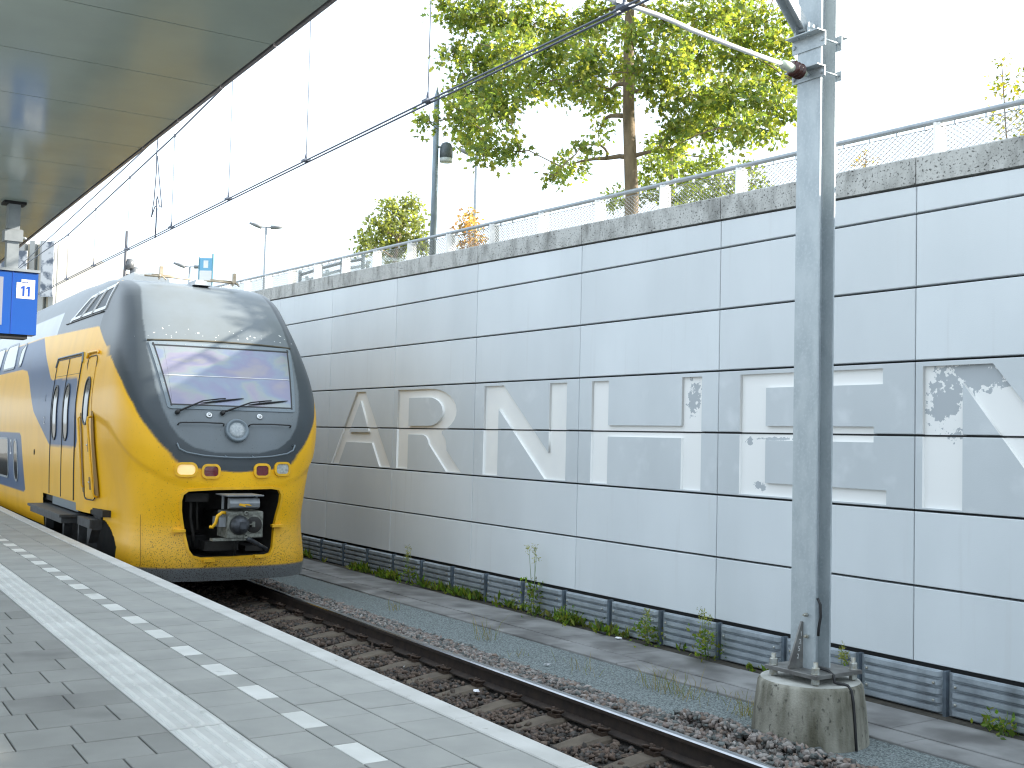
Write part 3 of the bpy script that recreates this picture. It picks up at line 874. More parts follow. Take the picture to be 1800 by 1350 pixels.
# chalk figures on the gusset
def text_mesh(s, size, mat_, depth=.0008, bold=0.0):
    cu = bpy.data.curves.new('txt', 'FONT'); cu.body = s; cu.size = size; cu.align_x = 'CENTER'; cu.align_y = 'CENTER'; cu.extrude = depth; cu.offset = bold
    ob = bpy.data.objects.new('txt', cu); COL.objects.link(ob)
    dg = bpy.context.evaluated_depsgraph_get(); dg.update()
    me = bpy.data.meshes.new_from_object(ob.evaluated_get(dg))
    bpy.data.objects.remove(ob); bpy.data.curves.remove(cu)
    me.materials.clear(); me.materials.append(mat_)
    return me
chalk = mat('chalk', (.55, .56, .55), rough=.9)
for k, chh in enumerate('1252'):
    me = text_mesh(chh, .055, chalk, .0004)
    o = link('chalk_figure', me, mast, (.0088, -d - th_ - .035 - .012 * (k - 1), bz + .30 - k * .058))
    o.rotation_euler = (math.pi / 2, 0, math.pi / 2)
# ================================================================== overhead wires
def wire(name, pts, r, label):
    o = MB().tube(pts, r, 6).build(name, M['wire'])
    return tag(o, label, 'wire')
CX = np.arange(-70, 12.1, 1.0)
def trk(x): return Ef(x) + 1.70
def con_z(x): return float(np.interp(x, [-60, -36, -28, -19, -13, -9, -6, 12], [5.95, 5.62, 5.5, 5.36, 5.30, 5.26, 5.22, 5.2]))
wire('contact_wire', [(x, trk(x) - .026, con_z(x)) for x in CX], .009, 'lower pair of dark contact wires above the track, strand on the canopy side')
wire('contact_wire', [(x, trk(x) + .026, con_z(x)) for x in CX], .009, 'lower pair of dark contact wires above the track, strand on the wall side')
def mess_z(x): return float(np.interp(x, [-70, -50, -27, -23.9, -21, -18, -15.2, -12.3, -9.2, -6.2, 12], [7.6, 6.9, 6.51, 6.61, 6.72, 6.84, 7.01, 7.25, 7.52, 7.85, 10.0]))
wire('messenger_wire', [(x, trk(x), mess_z(x)) for x in np.arange(-70, 12.1, .75)], .0125, 'upper carrying wire above the track with the thin droppers hanging from it')
wire('feeder_wire', [(x, trk(x) + .02, z) for x, z in ((12, 7.5), (-6, 7.25), (-13.4, 7.14), (-19.2, 7.07), (-23.3, 6.95), (-29.9, 6.82), (-45, 6.6), (-70, 6.3))], .0115, 'highest thin wire crossing above the train towards the canopy edge')
kd = 0
ORD = ['first', 'second', 'third', 'fourth', 'fifth', 'sixth', 'seventh', 'eighth']
for x in (-6.2, -9.18, -12.2, -15.05, -17.95, -20.95, -23.9, -26.9):
    y = trk(x); zt = mess_z(x)
    mb = MB()
    zc_ = con_z(x)
    mb.tube([(0, 0, zc_ + .04), (.008, 0, (zc_ + .04 + zt) / 2), (0, 0, zt)], .0048, 5)
    mb.lathe([(.006, 0), (.016, .02), (.016, .05), (.006, .09)], (0, 0, zc_ + .015), (0, 0, 1), 8)
    mb.box((-.05, -.04, zc_), (.05, .04, zc_ + .025))
    mb.box((-.02, -.012, zt - .03), (.02, .012, zt + .02))
    mb.build('dropper', M['wire'], None, (x, y, 0), label=('thin vertical dropper between carrying wire and contact wires, %s dropper counted away from the mast' % ORD[kd]), cat='wire dropper', group='droppers hanging from the carrying wire'); kd += 1
# loose jumper lead looping down between the wires
x, y = -19.0, trk(-19.0)
mb = MB()
mb.tube([(0, 0, 7.08), (-.05, 0, 6.80), (-.03, 0, 6.45), (-.10, 0, 6.0), (-.22, 0, 5.72), (-.02, .0, 5.88), (.10, 0, 5.82), (.06, 0, 5.33)], .009, 6)
mb.tube([(0, 0, 6.72), (.16, 0, 6.3), (.32, 0, 5.9), (.34, 0, 5.80), (.22, 0, 5.84), (.10, 0, 6.02), (.05, 0, 5.98), (.06, 0, 5.6), (.04, 0, 5.33)], .009, 6)
mb.build('jumper_lead', M['wire'], None, (x, y, 0), label='loose looping jumper lead hanging between the upper and lower wires', cat='cable')

# ================================================================== platform canopy
CZ = 4.05
CE = 1.27
canopy = empty('platform_canopy', (-8, 0, CZ), label='dark greenish glossy canopy roof over the platform with panel joints', cat='canopy')
def cw(vs): return [(p[0] + 8, p[1], p[2] - CZ) for p in vs]
JO = -5.24
x = JO + .832 * 8
while x > -50:
    xa, xb = x - .832 + .004, x - .004
    vs = []
    # joints run square to the curved edge
    def q(xx, back, z):
        m = -.0213556 + 2 * .000458114 * (xx + 3)
        return (xx + m * back, Ef(xx) - CE - back, z)
    e = .004
    for z in (CZ, CZ + .03):
        vs += [q(xa, .0, z), q(xb, .0, z), q(xb, 3.3, z), q(xa, 3.3, z)]
    MB().add(cw(vs), [(0, 1, 2, 3), (7, 6, 5, 4), (0, 4, 5, 1), (1, 5, 6, 2), (2, 6, 7, 3), (3, 7, 4, 0)]).build('soffit_panel', M['soffit'], canopy)
    vs = []
    for z in (CZ - .004, CZ + .075):
        vs += [q(xa, -.012, z), q(xb, -.012, z), q(xb, -.030, z), q(xa, -.030, z)]
    MB().add(cw(vs), [(0, 3, 2, 1), (4, 5, 6, 7), (0, 1, 5, 4), (1, 2, 6, 5), (2, 3, 7, 6), (3, 0, 4, 7)]).build('edge_trim', M['fascia'], canopy)
    x -= .832
v, f = [], []
Xc = np.arange(-52, 4.1, 1.0)
for xx in Xc:
    e = Ef(xx) - CE
    v += cw([(xx, e + .008, CZ + .034), (xx, e + .008, CZ + .13), (xx, e - 1.7, CZ + .36), (xx, e - 3.45, CZ + .30), (xx, e - 3.45, CZ + .034)])
for i in range(len(Xc) - 1):
    for k in range(5):
        a = i * 5 + k; b = i * 5 + (k + 1) % 5; f.append((a, a + 5, b + 5, b))
link('roof_deck', npmesh('roof_deck', v, quads=f, mat=M['fascia']), canopy)

# ---- hanging platform sign
sign = empty('platform_sign', (-10.25, 1.75, CZ), label='blue hanging platform sign with the white number 11 panel under the canopy', cat='sign')
SX = 0.0
mb = MB(); mb.cbox((-.20, -1.55, -1.13), (0, .200, -.60), .006)
for i, p in enumerate(mb.v): pass
mb.build('sign_box', M['sign_blue'], sign)
MB().box((-.215, -1.56, -.598), (.015, .212, -.575)).build('top_trim', M['alu'], sign)
MB().box((-.19, -1.5, -1.165), (-.02, .135, -1.131)).build('lower_housing', M['dark'], sign)
MB().box((.0008, -.005, -1.128), (.002, .003, -.602)).build('panel_joint', M['sign_ink'], sign)
MB().box((.0008, -1.4, -1.06), (.004, -.075, -.655)).build('display_screen', M['screen'], sign)
NPZ = -.86
mb = MB()
mb.prism([(.030, -.825), (.030, -.690), (.067, -.690), (.067, -.662), (.175, -.662), (.175, -.825)], .0008, .002, axis='x')
mb.build('number_panel', M['sign_white'], sign)
for y_ in (.070, .112):
    mb = MB(); mb.prism([(y_ + .008, -.805), (y_ + .025, -.805), (y_ + .025, -.718), (y_ + .010, -.718), (y_ - .008, -.733), (y_ - .003, -.745), (y_ + .008, -.738)], .0018, .0032, axis='x'); mb.build('digit', M['sign_ink'], sign)
me = text_mesh('spoor', .022, M['sign_ink'], .0006)
o = link('caption', me, sign, (.0030, .098, -.684)); o.rotation_euler = (math.pi / 2, 0, math.pi / 2)
mb = MB(); mb.box((-.15, -.05, -.575), (-.05, .045, -.004)); mb.build('hanger_post', M['alu'], sign)
mb = MB(); mb.box((-.18, -.09, -.022), (-.02, .085, -.0005)); mb.build('hanger_flange', M['dark'], sign)
mb = MB(); mb.cbox((-.17, -.075, -.34), (-.03, .07, -.235), .01); mb.tube([(-.05, .07, -.30), (-.05, .10, -.31)], .012, 8); mb.build('junction_box', M['alu'], sign)
# ================================================================== train
def smooth_tab(tab, n=5):
    t = np.array(tab, float); out = []
    for i in range(len(t) - 1):
        p0 = t[max(i - 1, 0)]; p1 = t[i]; p2 = t[i + 1]; p3 = t[min(i + 2, len(t) - 1)]
        for k in range(n):
            s = k / n
            out.append(.5 * ((2 * p1) + (-p0 + p2) * s + (2 * p0 - 5 * p1 + 4 * p2 - p3) * s * s + (-p0 + 3 * p1 - 3 * p2 + p3) * s ** 3))
    out.append(t[-1]); return np.array(out)
# half width of the body, half width of the nose, front line of the nose, where the nose rounding ends (all against height)
HB = smooth_tab([(.2, 1.30), (.45, 1.33), (.9, 1.37), (1.5, 1.392), (2.0, 1.398), (2.42, 1.405), (2.8, 1.375), (3.3, 1.31), (3.7, 1.225), (4.0, 1.13), (4.2, 1.05), (4.4, .93), (4.55, .77), (4.66, .56), (4.74, .32), (4.78, 0.0)])
HN = smooth_tab([(.2, 1.25), (.45, 1.25), (.9, 1.20), (1.3, 1.23), (1.7, 1.30), (2.0, 1.35), (2.43, 1.375), (2.8, 1.36), (3.3, 1.29), (3.7, 1.20), (4.0, 1.14), (4.15, 1.09), (4.3, 1.03), (4.42, .91), (4.55, .70), (4.66, .46), (4.74, .26), (4.78, 0.0)])
UN = smooth_tab([(.2, -.42), (.45, -.33), (.9, -.33), (1.3, -.27), (1.7, -.27), (2.1, -.36), (2.42, -.50), (2.9, -.81), (3.3, -1.11), (3.7, -1.46), (4.0, -1.79), (4.15, -2.02), (4.25, -2.33), (4.33, -2.8), (4.42, -3.6), (4.55, -4.6), (4.78, -6.3)])
US = smooth_tab([(.2, -1.45), (.9, -1.5), (1.7, -1.6), (2.43, -1.75), (3.3, -2.2), (3.7, -2.4), (4.0, -2.6), (4.2, -2.9), (4.33, -3.5), (4.42, -4.2), (4.55, -5.2), (4.78, -6.6)])
def ip(T, w): return np.interp(w, T[:, 0], T[:, 1])
def sq(w): return np.interp(w, [1.6, 2.9, 4.0, 4.4], [3.2, 5.0, 5.0, 3.6])      # how square the nose is in plan
def cheek(u, w):
    """the lower cheek of the nose is drawn in a little below a curved crease"""
    wc = np.interp(u, [-3.2, -2.5, -1.54, -1.03, -.66, -.38, -.25], [2.42, 2.40, 2.23, 2.0, 1.77, 1.57, 1.47])
    s = np.clip((wc - w) / .13, 0, 1); s = s * s * (3 - 2 * s)
    return s * .020 * np.clip((u + 3.2) / .8, 0, 1)
def front_u(v, w):
    h = np.maximum(ip(HN, w), 1e-6); r = np.clip(np.abs(v) / h, 0, 1)
    u = ip(US, w) + (ip(UN, w) - ip(US, w)) * (1 - r ** sq(w)) ** (1 / sq(w))
    return u
def side_v(u, w):
    t = np.clip((ip(US, w) - u) / 1.5, 0, 1); t = t * t * (3 - 2 * t)
    return ip(HN, w) + (ip(HB, w) - ip(HN, w)) * t
def inpoly(px, py, poly):
    P = np.array(poly); ins = np.zeros(np.shape(px), bool); j = len(P) - 1
    for i in range(len(P)):
        xi, yi = P[i]; xj, yj = P[j]
        c = ((yi > py) != (yj > py)) & (px < (xj - xi) * (py - yi) / (yj - yi + 1e-12) + xi)
        ins ^= c; j = i
    return ins
YEL, BLU, MASK, MOD, ROOF, PALE, SKIRT = (.88, .47, .008), (.028, .078, .185), (.052, .063, .071), (.15, .172, .186), (.13, .147, .16), (.50, .52, .54), (.17, .18, .185)
SWOOSH = [(-40, 3.74), (-7.62, 3.74), (-7.4, 3.64), (-6.78, 3.33), (-5.98, 2.95), (-5.8, 2.915), (-3.78, 2.90), (-3.66, 2.85), (-3.42, 1.95), (-3.50, 1.85), (-5.6, 1.84), (-5.75, 1.88), (-7.25, 2.40), (-8.3, 3.05), (-8.6, 3.17), (-9.2, 3.22), (-40, 3.25)]
LOWBLUE = [(-40, .95), (-8.15, .95), (-7.96, 1.0), (-8.55, 1.96), (-8.75, 2.02), (-40, 2.02)]
MODULE = [(-.30, 1.865), (-.56, 1.925), (-.74, 2.05), (-.85, 2.22), (-.92, 2.42), (-.975, 2.7), (-1.005, 3.2), (-.99, 3.64), (-.93, 4.0), (-.84, 4.34)]
MODULE = MODULE + [(-a, b) for a, b in MODULE[::-1]]
UMW = [1.70, 1.72, 1.785, 1.85, 1.95, 2.08, 2.18, 2.31, 2.47, 2.64, 2.78, 2.90, 3.04, 3.17, 3.28, 3.39, 3.49, 3.60, 3.66, 4.15, 4.35]
UMU = [float(front_u(.73, 1.70)), float(front_u(.75, 1.72)), float(front_u(.82, 1.785)), -.38, -.43, -.50, -.56, -.66, -.78, -.96, -1.12, -1.32, -1.60, -1.92, -2.18, -2.48, -2.72, -2.97, -3.0, -2.95, -2.85]
def livery(u, v, w):
    acc = 0
    for du, dw in ((-.007, -.005), (.007, -.005), (-.007, .005), (.007, .005), (0, 0)):
        acc = acc + livery1(u + du, v + du, w + dw)
    return acc / 5
def livery1(u, v, w):
    n = np.shape(u); c = np.empty(n + (3,), np.float32); c[:] = YEL
    av = np.abs(v)
    roofline = np.interp(u, [-40, -7.7, -6.4, -3.1, -2.9], [3.76, 3.76, 3.715, 3.63, 3.60])
    side = u < -2.2
    c[(w > roofline) & (u < -2.9)] = ROOF
    c[(w > 3.70) & (w < 4.12) & (u < np.interp(w, [3.68, 4.12], [-6.36, -6.5])) & (w > roofline)] = PALE
    c[inpoly(u, w, SWOOSH)] = BLU
    c[inpoly(u, w, LOWBLUE)] = BLU
    um = np.interp(w, UMW, UMU)
    wb = np.interp(av, [0, .41, .60, .75], [1.61, 1.64, 1.675, 1.72])
    mk = np.where((av < .75) & (w < 2.0), (w > wb) & (u > -.9), (u > um) & (w > 1.70))
    c[mk] = MASK
    c[(w > 4.15) & (u > -4.0) & (av < .9)] = ROOF
    c[(w > 4.36) & (av < .8) & (u < -3.2)] = (.26, .27, .27)  # sunlight on the roof behind the dome, painted in as a paler grey
    c[inpoly(v, w, MODULE) & (u > -2.75)] = MOD
    c[(w < .385) & (u > -2)] = SKIRT
    return c
TR_ROT = math.atan2(-.032, 1)
train = empty('double_deck_train', (-14, 5.24, 0), TR_ROT, label='yellow and blue double deck train with a grey nose standing at the platform', cat='train')
body_mat = mat('train_paint', (1, 1, 1), (.90, .88, .84), 2.2, (1, 1, .4), .4, .75, .36, attr=True, coat=.06, spec=.28, bump=.03, bscale=6, bdist=.02)
def _dirt(m):
    """road grime speckles that thicken towards the lower nose, and faint streaks"""
    n, l = m.node_tree.nodes, m.node_tree.links; b = n['Principled BSDF']
    src = b.inputs['Base Color'].links[0].from_socket
    tc = n.new('ShaderNodeTexCoord'); sep = n.new('ShaderNodeSeparateXYZ'); l.new(tc.outputs['Object'], sep.inputs[0])
    t = n.new('ShaderNodeTexNoise'); t.inputs['Scale'].default_value = 75; t.inputs['Detail'].default_value = 2; l.new(tc.outputs['Object'], t.inputs['Vector'])
    hz = n.new('ShaderNodeMapRange'); hz.inputs['From Min'].default_value = .3; hz.inputs['From Max'].default_value = 1.9; hz.inputs['To Min'].default_value = .565; hz.inputs['To Max'].default_value = .70; l.new(sep.outputs['Z'], hz.inputs['Value'])
    fx = n.new('ShaderNodeMapRange'); fx.inputs['From Min'].default_value = -1.3; fx.inputs['From Max'].default_value = -.6; fx.inputs['To Min'].default_value = .12; fx.inputs['To Max'].default_value = 0; l.new(sep.outputs['X'], fx.inputs['Value'])
    ad = n.new('ShaderNodeMath'); ad.operation = 'ADD'; l.new(hz.outputs[0], ad.inputs[0]); l.new(fx.outputs[0], ad.inputs[1])
    sb = n.new('ShaderNodeMath'); sb.operation = 'SUBTRACT'; l.new(t.outputs['Fac'], sb.inputs[0]); l.new(ad.outputs[0], sb.inputs[1])
    mr = n.new('ShaderNodeMapRange'); mr.inputs['From Min'].default_value = 0; mr.inputs['From Max'].default_value = .035; mr.inputs['To Max'].default_value = .85; l.new(sb.outputs[0], mr.inputs['Value'])
    mx = n.new('ShaderNodeMix'); mx.data_type = 'RGBA'; l.new(mr.outputs[0], mx.inputs['Factor']); l.new(src, mx.inputs['A']); mx.inputs['B'].default_value = (.05, .035, .02, 1)
    # pale dust film on the flared lower apron
    t2 = n.new('ShaderNodeTexNoise'); t2.inputs['Scale'].default_value = 3; l.new(tc.outputs['Object'], t2.inputs['Vector'])
    lw = n.new('ShaderNodeMapRange'); lw.inputs['From Min'].default_value = 1.0; lw.inputs['From Max'].default_value = .78; lw.clamp = True; lw.inputs['To Min'].default_value = 0; lw.inputs['To Max'].default_value = .55; l.new(sep.outputs['Z'], lw.inputs['Value'])
    fr = n.new('ShaderNodeMapRange'); fr.inputs['From Min'].default_value = -1.0; fr.inputs['From Max'].default_value = -.45; l.new(sep.outputs['X'], fr.inputs['Value'])
    ml = n.new('ShaderNodeMath'); ml.operation = 'MULTIPLY'; l.new(lw.outputs[0], ml.inputs[0]); l.new(fr.outputs[0], ml.inputs[1])
    sk = n.new('ShaderNodeMath'); sk.operation = 'GREATER_THAN'; sk.inputs[1].default_value = .392; l.new(sep.outputs['Z'], sk.inputs[0])
    mk_ = n.new('ShaderNodeMath'); mk_.operation = 'MULTIPLY'; l.new(ml.outputs[0], mk_.inputs[0]); l.new(sk.outputs[0], mk_.inputs[1])
    ml2 = n.new('ShaderNodeMath'); ml2.operation = 'MULTIPLY'; l.new(mk_.outputs[0], ml2.inputs[0]); l.new(t2.outputs['Fac'], ml2.inputs[1])
    mx2 = n.new('ShaderNodeMix'); mx2.data_type = 'RGBA'; l.new(ml2.outputs[0], mx2.inputs['Factor']); l.new(src, mx2.inputs['A']); mx2.inputs['B'].default_value = (.72, .45, .13, 1)
    l.new(mx2.outputs['Result'], mx.inputs['A'])
    # bird droppings and scratches on the grey dome
    t3 = n.new('ShaderNodeTexNoise'); t3.inputs['Scale'].default_value = 22; t3.inputs['Detail'].default_value = 1; l.new(tc.outputs['Object'], t3.inputs['Vector'])
    za = n.new('ShaderNodeMath'); za.operation = 'SUBTRACT'; za.inputs[1].default_value = 3.47; l.new(sep.outputs['Z'], za.inputs[0])
    zb = n.new('ShaderNodeMath'); zb.operation = 'ABSOLUTE'; l.new(za.outputs[0], zb.inputs[0])
    zc = n.new('ShaderNodeMapRange'); zc.inputs['From Min'].default_value = .05; zc.inputs['From Max'].default_value = .16; zc.inputs['To Min'].default_value = .71; zc.inputs['To Max'].default_value = .84; l.new(zb.outputs[0], zc.inputs['Value'])
    zd = n.new('ShaderNodeMath'); zd.operation = 'GREATER_THAN'; l.new(t3.outputs['Fac'], zd.inputs[0]); l.new(zc.outputs[0], zd.inputs[1])
    xf = n.new('ShaderNodeMath'); xf.operation = 'GREATER_THAN'; xf.inputs[1].default_value = -1.36; l.new(sep.outputs['X'], xf.inputs[0])
    zm = n.new('ShaderNodeMath'); zm.operation = 'MULTIPLY'; l.new(zd.outputs[0], zm.inputs[0]); l.new(xf.outputs[0], zm.inputs[1])
    mx3 = n.new('ShaderNodeMix'); mx3.data_type = 'RGBA'; l.new(zm.outputs[0], mx3.inputs['Factor']); l.new(mx.outputs['Result'], mx3.inputs['A']); mx3.inputs['B'].default_value = (.75, .75, .72, 1)
    l.new(mx3.outputs['Result'], b.inputs['Base Color'])
_dirt(body_mat)
TM = {
    'frame': mat('windscreen_frame', (.16, .195, .22), rough=.4), 'grey': mat('grey_metal', (.26, .28, .29), (.2, .21, .22), 8, rough=.45, metal=.3),
    'yellow': mat('yellow_enamel', YEL, (.7, .38, .01), 10, rough=.4), 'dk': mat('underframe_black', (.012, .012, .012), (.03, .027, .024), 5, rough=.8),
    'chrome': mat('bright_metal', (.55, .56, .56), rough=.25, metal=.9), 'copper': mat('roof_bar_metal', (.42, .36, .27), (.30, .24, .16), 12, rough=.5, metal=.4),
    'red': mat('tail_lens_red', (.16, .010, .016), (.09, .008, .012), 60, rough=.12, spec=.8), 'clear': mat('lens_clear', (.50, .52, .48), (.30, .32, .30), 35, rough=.1, spec=.9),
    'coupler': mat('coupler_metal', (.25, .255, .22), (.10, .10, .085), 22, rough=.55, metal=.4, bump=.2, bscale=80), 'funnel': mat('coupler_dark', (.07, .075, .085), (.035, .037, .04), 15, rough=.45, metal=.5),
    'vent': mat('vent_dark', (.045, .055, .065), rough=.5), 'num': mat('number_white', (.75, .76, .76), rough=.5), 'pale_line': mat('pale_bar', (.72, .70, .70), rough=.4),
    'lampglow': None, 'step': mat('step_black', (.05, .053, .056), (.03, .03, .03), 9, rough=.6)}
lg = bpy.data.materials.new('lit_lens'); lg.use_nodes = True
_b = lg.node_tree.nodes['Principled BSDF']; _b.inputs['Base Color'].default_value = (.9, .7, .35, 1); _b.inputs['Roughness'].default_value = .15
_b.inputs['Emission Color'].default_value = (1.0, .62, .20, 1); _b.inputs['Emission Strength'].default_value = .16
TM['lampglow'] = lg
# windscreen: coated glass with rainbow stress colours
wsm = bpy.data.materials.new('windscreen_coated_glass'); wsm.use_nodes = True
def _ws():
    n, l = wsm.node_tree.nodes, wsm.node_tree.links; b = n['Principled BSDF']
    tc = n.new('ShaderNodeTexCoord'); mp = n.new('ShaderNodeMapping'); mp.inputs['Scale'].default_value = (1, 1.0, 1.9); l.new(tc.outputs['Object'], mp.inputs[0])
    t = n.new('ShaderNodeTexNoise'); t.inputs['Scale'].default_value = 1.0; t.inputs['Detail'].default_value = 4; t.inputs['Roughness'].default_value = .5; t.inputs['Distortion'].default_value = .5; l.new(mp.outputs[0], t.inputs['Vector'])
    r = n.new('ShaderNodeValToRGB'); cr = r.color_ramp
    cr.elements[0].position = .28; cr.elements[0].color = (.30, .285, .265, 1)
    cr.elements[1].position = .72; cr.elements[1].color = (.29, .28, .27, 1)
    for p_, c_ in ((.37, (.29, .27, .29)), (.45, (.23, .225, .31)), (.51, (.23, .265, .33)), (.55, (.27, .30, .30)), (.60, (.29, .27, .32)), (.66, (.24, .23, .31))):
        e_ = cr.elements.new(p_); e_.color = (*c_, 1)
    l.new(t.outputs['Fac'], r.inputs['Fac']); l.new(r.outputs['Color'], b.inputs['Base Color'])
    b.inputs['Metallic'].default_value = .55; b.inputs['Roughness'].default_value = .36
_ws()

# --- body shell
W_ = np.unique(np.concatenate([np.linspace(.2, 4.4, 281), np.linspace(4.4, 4.66, 16), np.linspace(4.66, 4.78, 14)]))
Vn = np.sin(np.linspace(-np.pi / 2, np.pi / 2, 171))
Tl = np.concatenate([np.arange(.02, 9.2, .0225), np.arange(9.3, 25, .6)])
Tr = np.concatenate([np.arange(.05, 2.0, .15), np.arange(2.5, 25, 2.5)])
nW = len(W_)
cols_u, cols_v = [], []
WW = W_[:, None]
UL = ip(US, WW) - Tl[None, ::-1]; VL = -side_v(UL, WW)
VF = Vn[None, :] * ip(HN, WW); UF = front_u(VF, WW)
UR = ip(US, WW) - Tr[None, :]; VR = side_v(UR, WW)
U_ = np.concatenate([UL, UF, UR], 1); V_ = np.concatenate([VL, VF, VR], 1); Wg = np.repeat(WW, U_.shape[1], 1)
ck = cheek(U_, Wg) * np.clip((np.abs(V_) - .15) / .3, 0, 1)
V2 = V_ - np.sign(V_) * ck * np.clip((np.abs(V_) - .5) / .4, 0, 1); U2_ = U_ - ck * .5 * (np.abs(V_) < 1.25)
nC = U_.shape[1]
OPEN = [(-.71, 1.24), (-.69, 1.33), (-.62, 1.385), (-.3, 1.405), (.48, 1.415), (.59, 1.395), (.64, 1.32), (.635, 1.2), (.575, .9), (.555, .62), (.52, .53), (.43, .50), (-.42, .49), (-.53, .525), (-.59, .61), (-.655, .88), (-.70, 1.1)]
idx = np.arange(nW * nC).reshape(nW, nC)
Q = np.stack([idx[:-1, :-1], idx[:-1, 1:], idx[1:, 1:], idx[1:, :-1]], -1).reshape(-1, 4)
cu_, cv_, cw_ = [a.ravel()[Q].mean(1) for a in (U_, V_, Wg)]
isfront = cu_ > -1.0
hole = isfront & inpoly(cv_, cw_, OPEN)
u_end = np.interp(cw_, [.2, .55, .75, .88], [-1.35, -1.45, -1.8, -2.1])
skirtcut = (cw_ < .88) & (cu_ < u_end) & (cu_ > -6.15)
doorstep = (cw_ < 1.04) & (cu_ < -3.42) & (cu_ > -6.15)
ladder = (cw_ < 1.0) & (cu_ < -2.18) & (cu_ > -2.62)
rear = (cw_ < .50) & (cu_ <= -6.15)
gapc = (cw_ < .93) & (cu_ < -2.6) & (cu_ > -6.15)
keep = ~(hole | skirtcut | doorstep | ladder | rear | gapc)
pts3 = np.stack([U2_, V2, Wg], -1).reshape(-1, 3)
body = link('body', npmesh('body', pts3, quads=Q[keep], mat=body_mat, smooth=True, col=livery(U_, V_, Wg).reshape(-1, 3)), train)

def sp(u, w, off=0.0):
    """point on the platform side of the body"""
    e = 1e-3
    def P(a, b):
        s_ = float(ip(US, b))
        if a <= s_: return np.array([a, -float(side_v(a, b)), b])
        k_ = float(sq(b)); r_ = max(0.0, 1 - min(1.0, (a - s_) / (float(ip(UN, b)) - s_)) ** k_) ** (1 / k_)
        return np.array([a, -float(ip(HN, b)) * r_, b])
    p = P(u, w); n = np.cross(P(u + e, w) - p, P(u, w + e) - p); n /= np.linalg.norm(n)
    if n[1] > 0: n = -n
    return p + n * off
def fp(v, w, off=0.0):
    e = 1e-3
    def P(a, b): return np.array([float(front_u(a, b)), a, b])
    p = P(v, w); n = np.cross(P(v + e, w) - p, P(v, w + e) - p); n /= np.linalg.norm(n)
    if n[0] < 0: n = -n
    return p + n * off
def rquad(c, r=.2, n=6, aspect=1.0):
    """rounded outline inside the quad c (BL, BR, TR, TL); r relative to the width"""
    out = []
    rx, ry = r, r / aspect
    for (cx, cy, a0) in ((1 - rx, 1 - ry, 0), (rx, 1 - ry, H_), (rx, ry, 2 * H_), (1 - rx, ry, 3 * H_)):
        for k in range(n + 1):
            a = a0 + H_ * k / n; out.append((cx + rx * math.cos(a), cy + ry * math.sin(a)))
    (x0, y0), (x1, y1), (x2, y2), (x3, y3) = c
    return [((x0 * (1 - s) + x1 * s) * (1 - t) + (x3 * (1 - s) + x2 * s) * t, (y0 * (1 - s) + y1 * s) * (1 - t) + (y3 * (1 - s) + y2 * s) * t) for s, t in out]
def scale_poly(poly, k):
    """inset outline by distance k"""
    P = [Vector((a, b)) for a, b in poly]; n = len(P); out = []
    ar = sum(P[i].x * P[(i + 1) % n].y - P[(i + 1) % n].x * P[i].y for i in range(n))
    sg = 1 if ar > 0 else -1
    for i in range(n):
        t = (P[(i + 1) % n] - P[i - 1]).normalized(); nn = Vector((-t.y, t.x)) * sg
        q = P[i] + nn * k; out.append((q.x, q.y))
    return out
def dense(poly, st=.055):
    out = []
    for i in range(len(poly)):
        a, b = np.array(poly[i]), np.array(poly[(i + 1) % len(poly)]); k = max(1, int(np.linalg.norm(b - a) / st))
        out += [tuple(a + (b - a) * j / k) for j in range(k)]
    return out
def patch(f, poly, off, skirt=.015, rings=4, mi=0, mb=None):
    poly = dense(poly)
    mb = mb or MB(); n = len(poly)
    c = (sum(p[0] for p in poly) / n, sum(p[1] for p in poly) / n)
    vs, fs = [], []
    for k in range(rings):
        s = 1 - k / rings
        vs += [tuple(f(c[0] + (p[0] - c[0]) * s, c[1] + (p[1] - c[1]) * s, off)) for p in poly]
    vs.append(tuple(f(c[0], c[1], off)))
    vs += [tuple(f(p[0], p[1], off - skirt)) for p in poly]
    sb = rings * n + 1
    for k in range(rings - 1):
        for i in range(n): fs.append((k * n + i, k * n + (i + 1) % n, (k + 1) * n + (i + 1) % n, (k + 1) * n + i))
    for i in range(n):
        fs.append(((rings - 1) * n + i, (rings - 1) * n + (i + 1) % n, rings * n))
        fs.append((sb + i, sb + (i + 1) % n, (i + 1) % n, i))
    return mb.add(vs, fs, mi)
def ringp(f, outer, inner, off, skirt=.015, mb=None, mi=0):
    mb = mb or MB()
    ks = [max(1, int(math.dist(outer[i], outer[(i + 1) % len(outer)]) / .055)) for i in range(len(outer))]
    def den(P): return [(P[i][0] + (P[(i + 1) % len(P)][0] - P[i][0]) * j / ks[i], P[i][1] + (P[(i + 1) % len(P)][1] - P[i][1]) * j / ks[i]) for i in range(len(P)) for j in range(ks[i])]
    outer, inner = den(outer), den(inner); n = len(outer)
    vs = [tuple(f(*p, off)) for p in outer] + [tuple(f(*p, off)) for p in inner] + [tuple(f(*p, off - skirt)) for p in outer] + [tuple(f(*p, off - skirt)) for p in inner]
    fs = []
    for i in range(n):
        j = (i + 1) % n
        fs += [(i, j, n + j, n + i), (2 * n + i, 2 * n + j, j, i), (n + i, n + j, 3 * n + j, 3 * n + i)]
    return mb.add(vs, fs, mi)
def path_tube(f, pts, off, r, n=6, sub=6):
    P = []
    for i in range(len(pts) - 1):
        for k in range(sub): P.append(tuple(f(pts[i][0] + (pts[i + 1][0] - pts[i][0]) * k / sub, pts[i][1] + (pts[i + 1][1] - pts[i][1]) * k / sub, off)))
    P.append(tuple(f(*pts[-1], off)))
    return MB().tube(P, r, n)

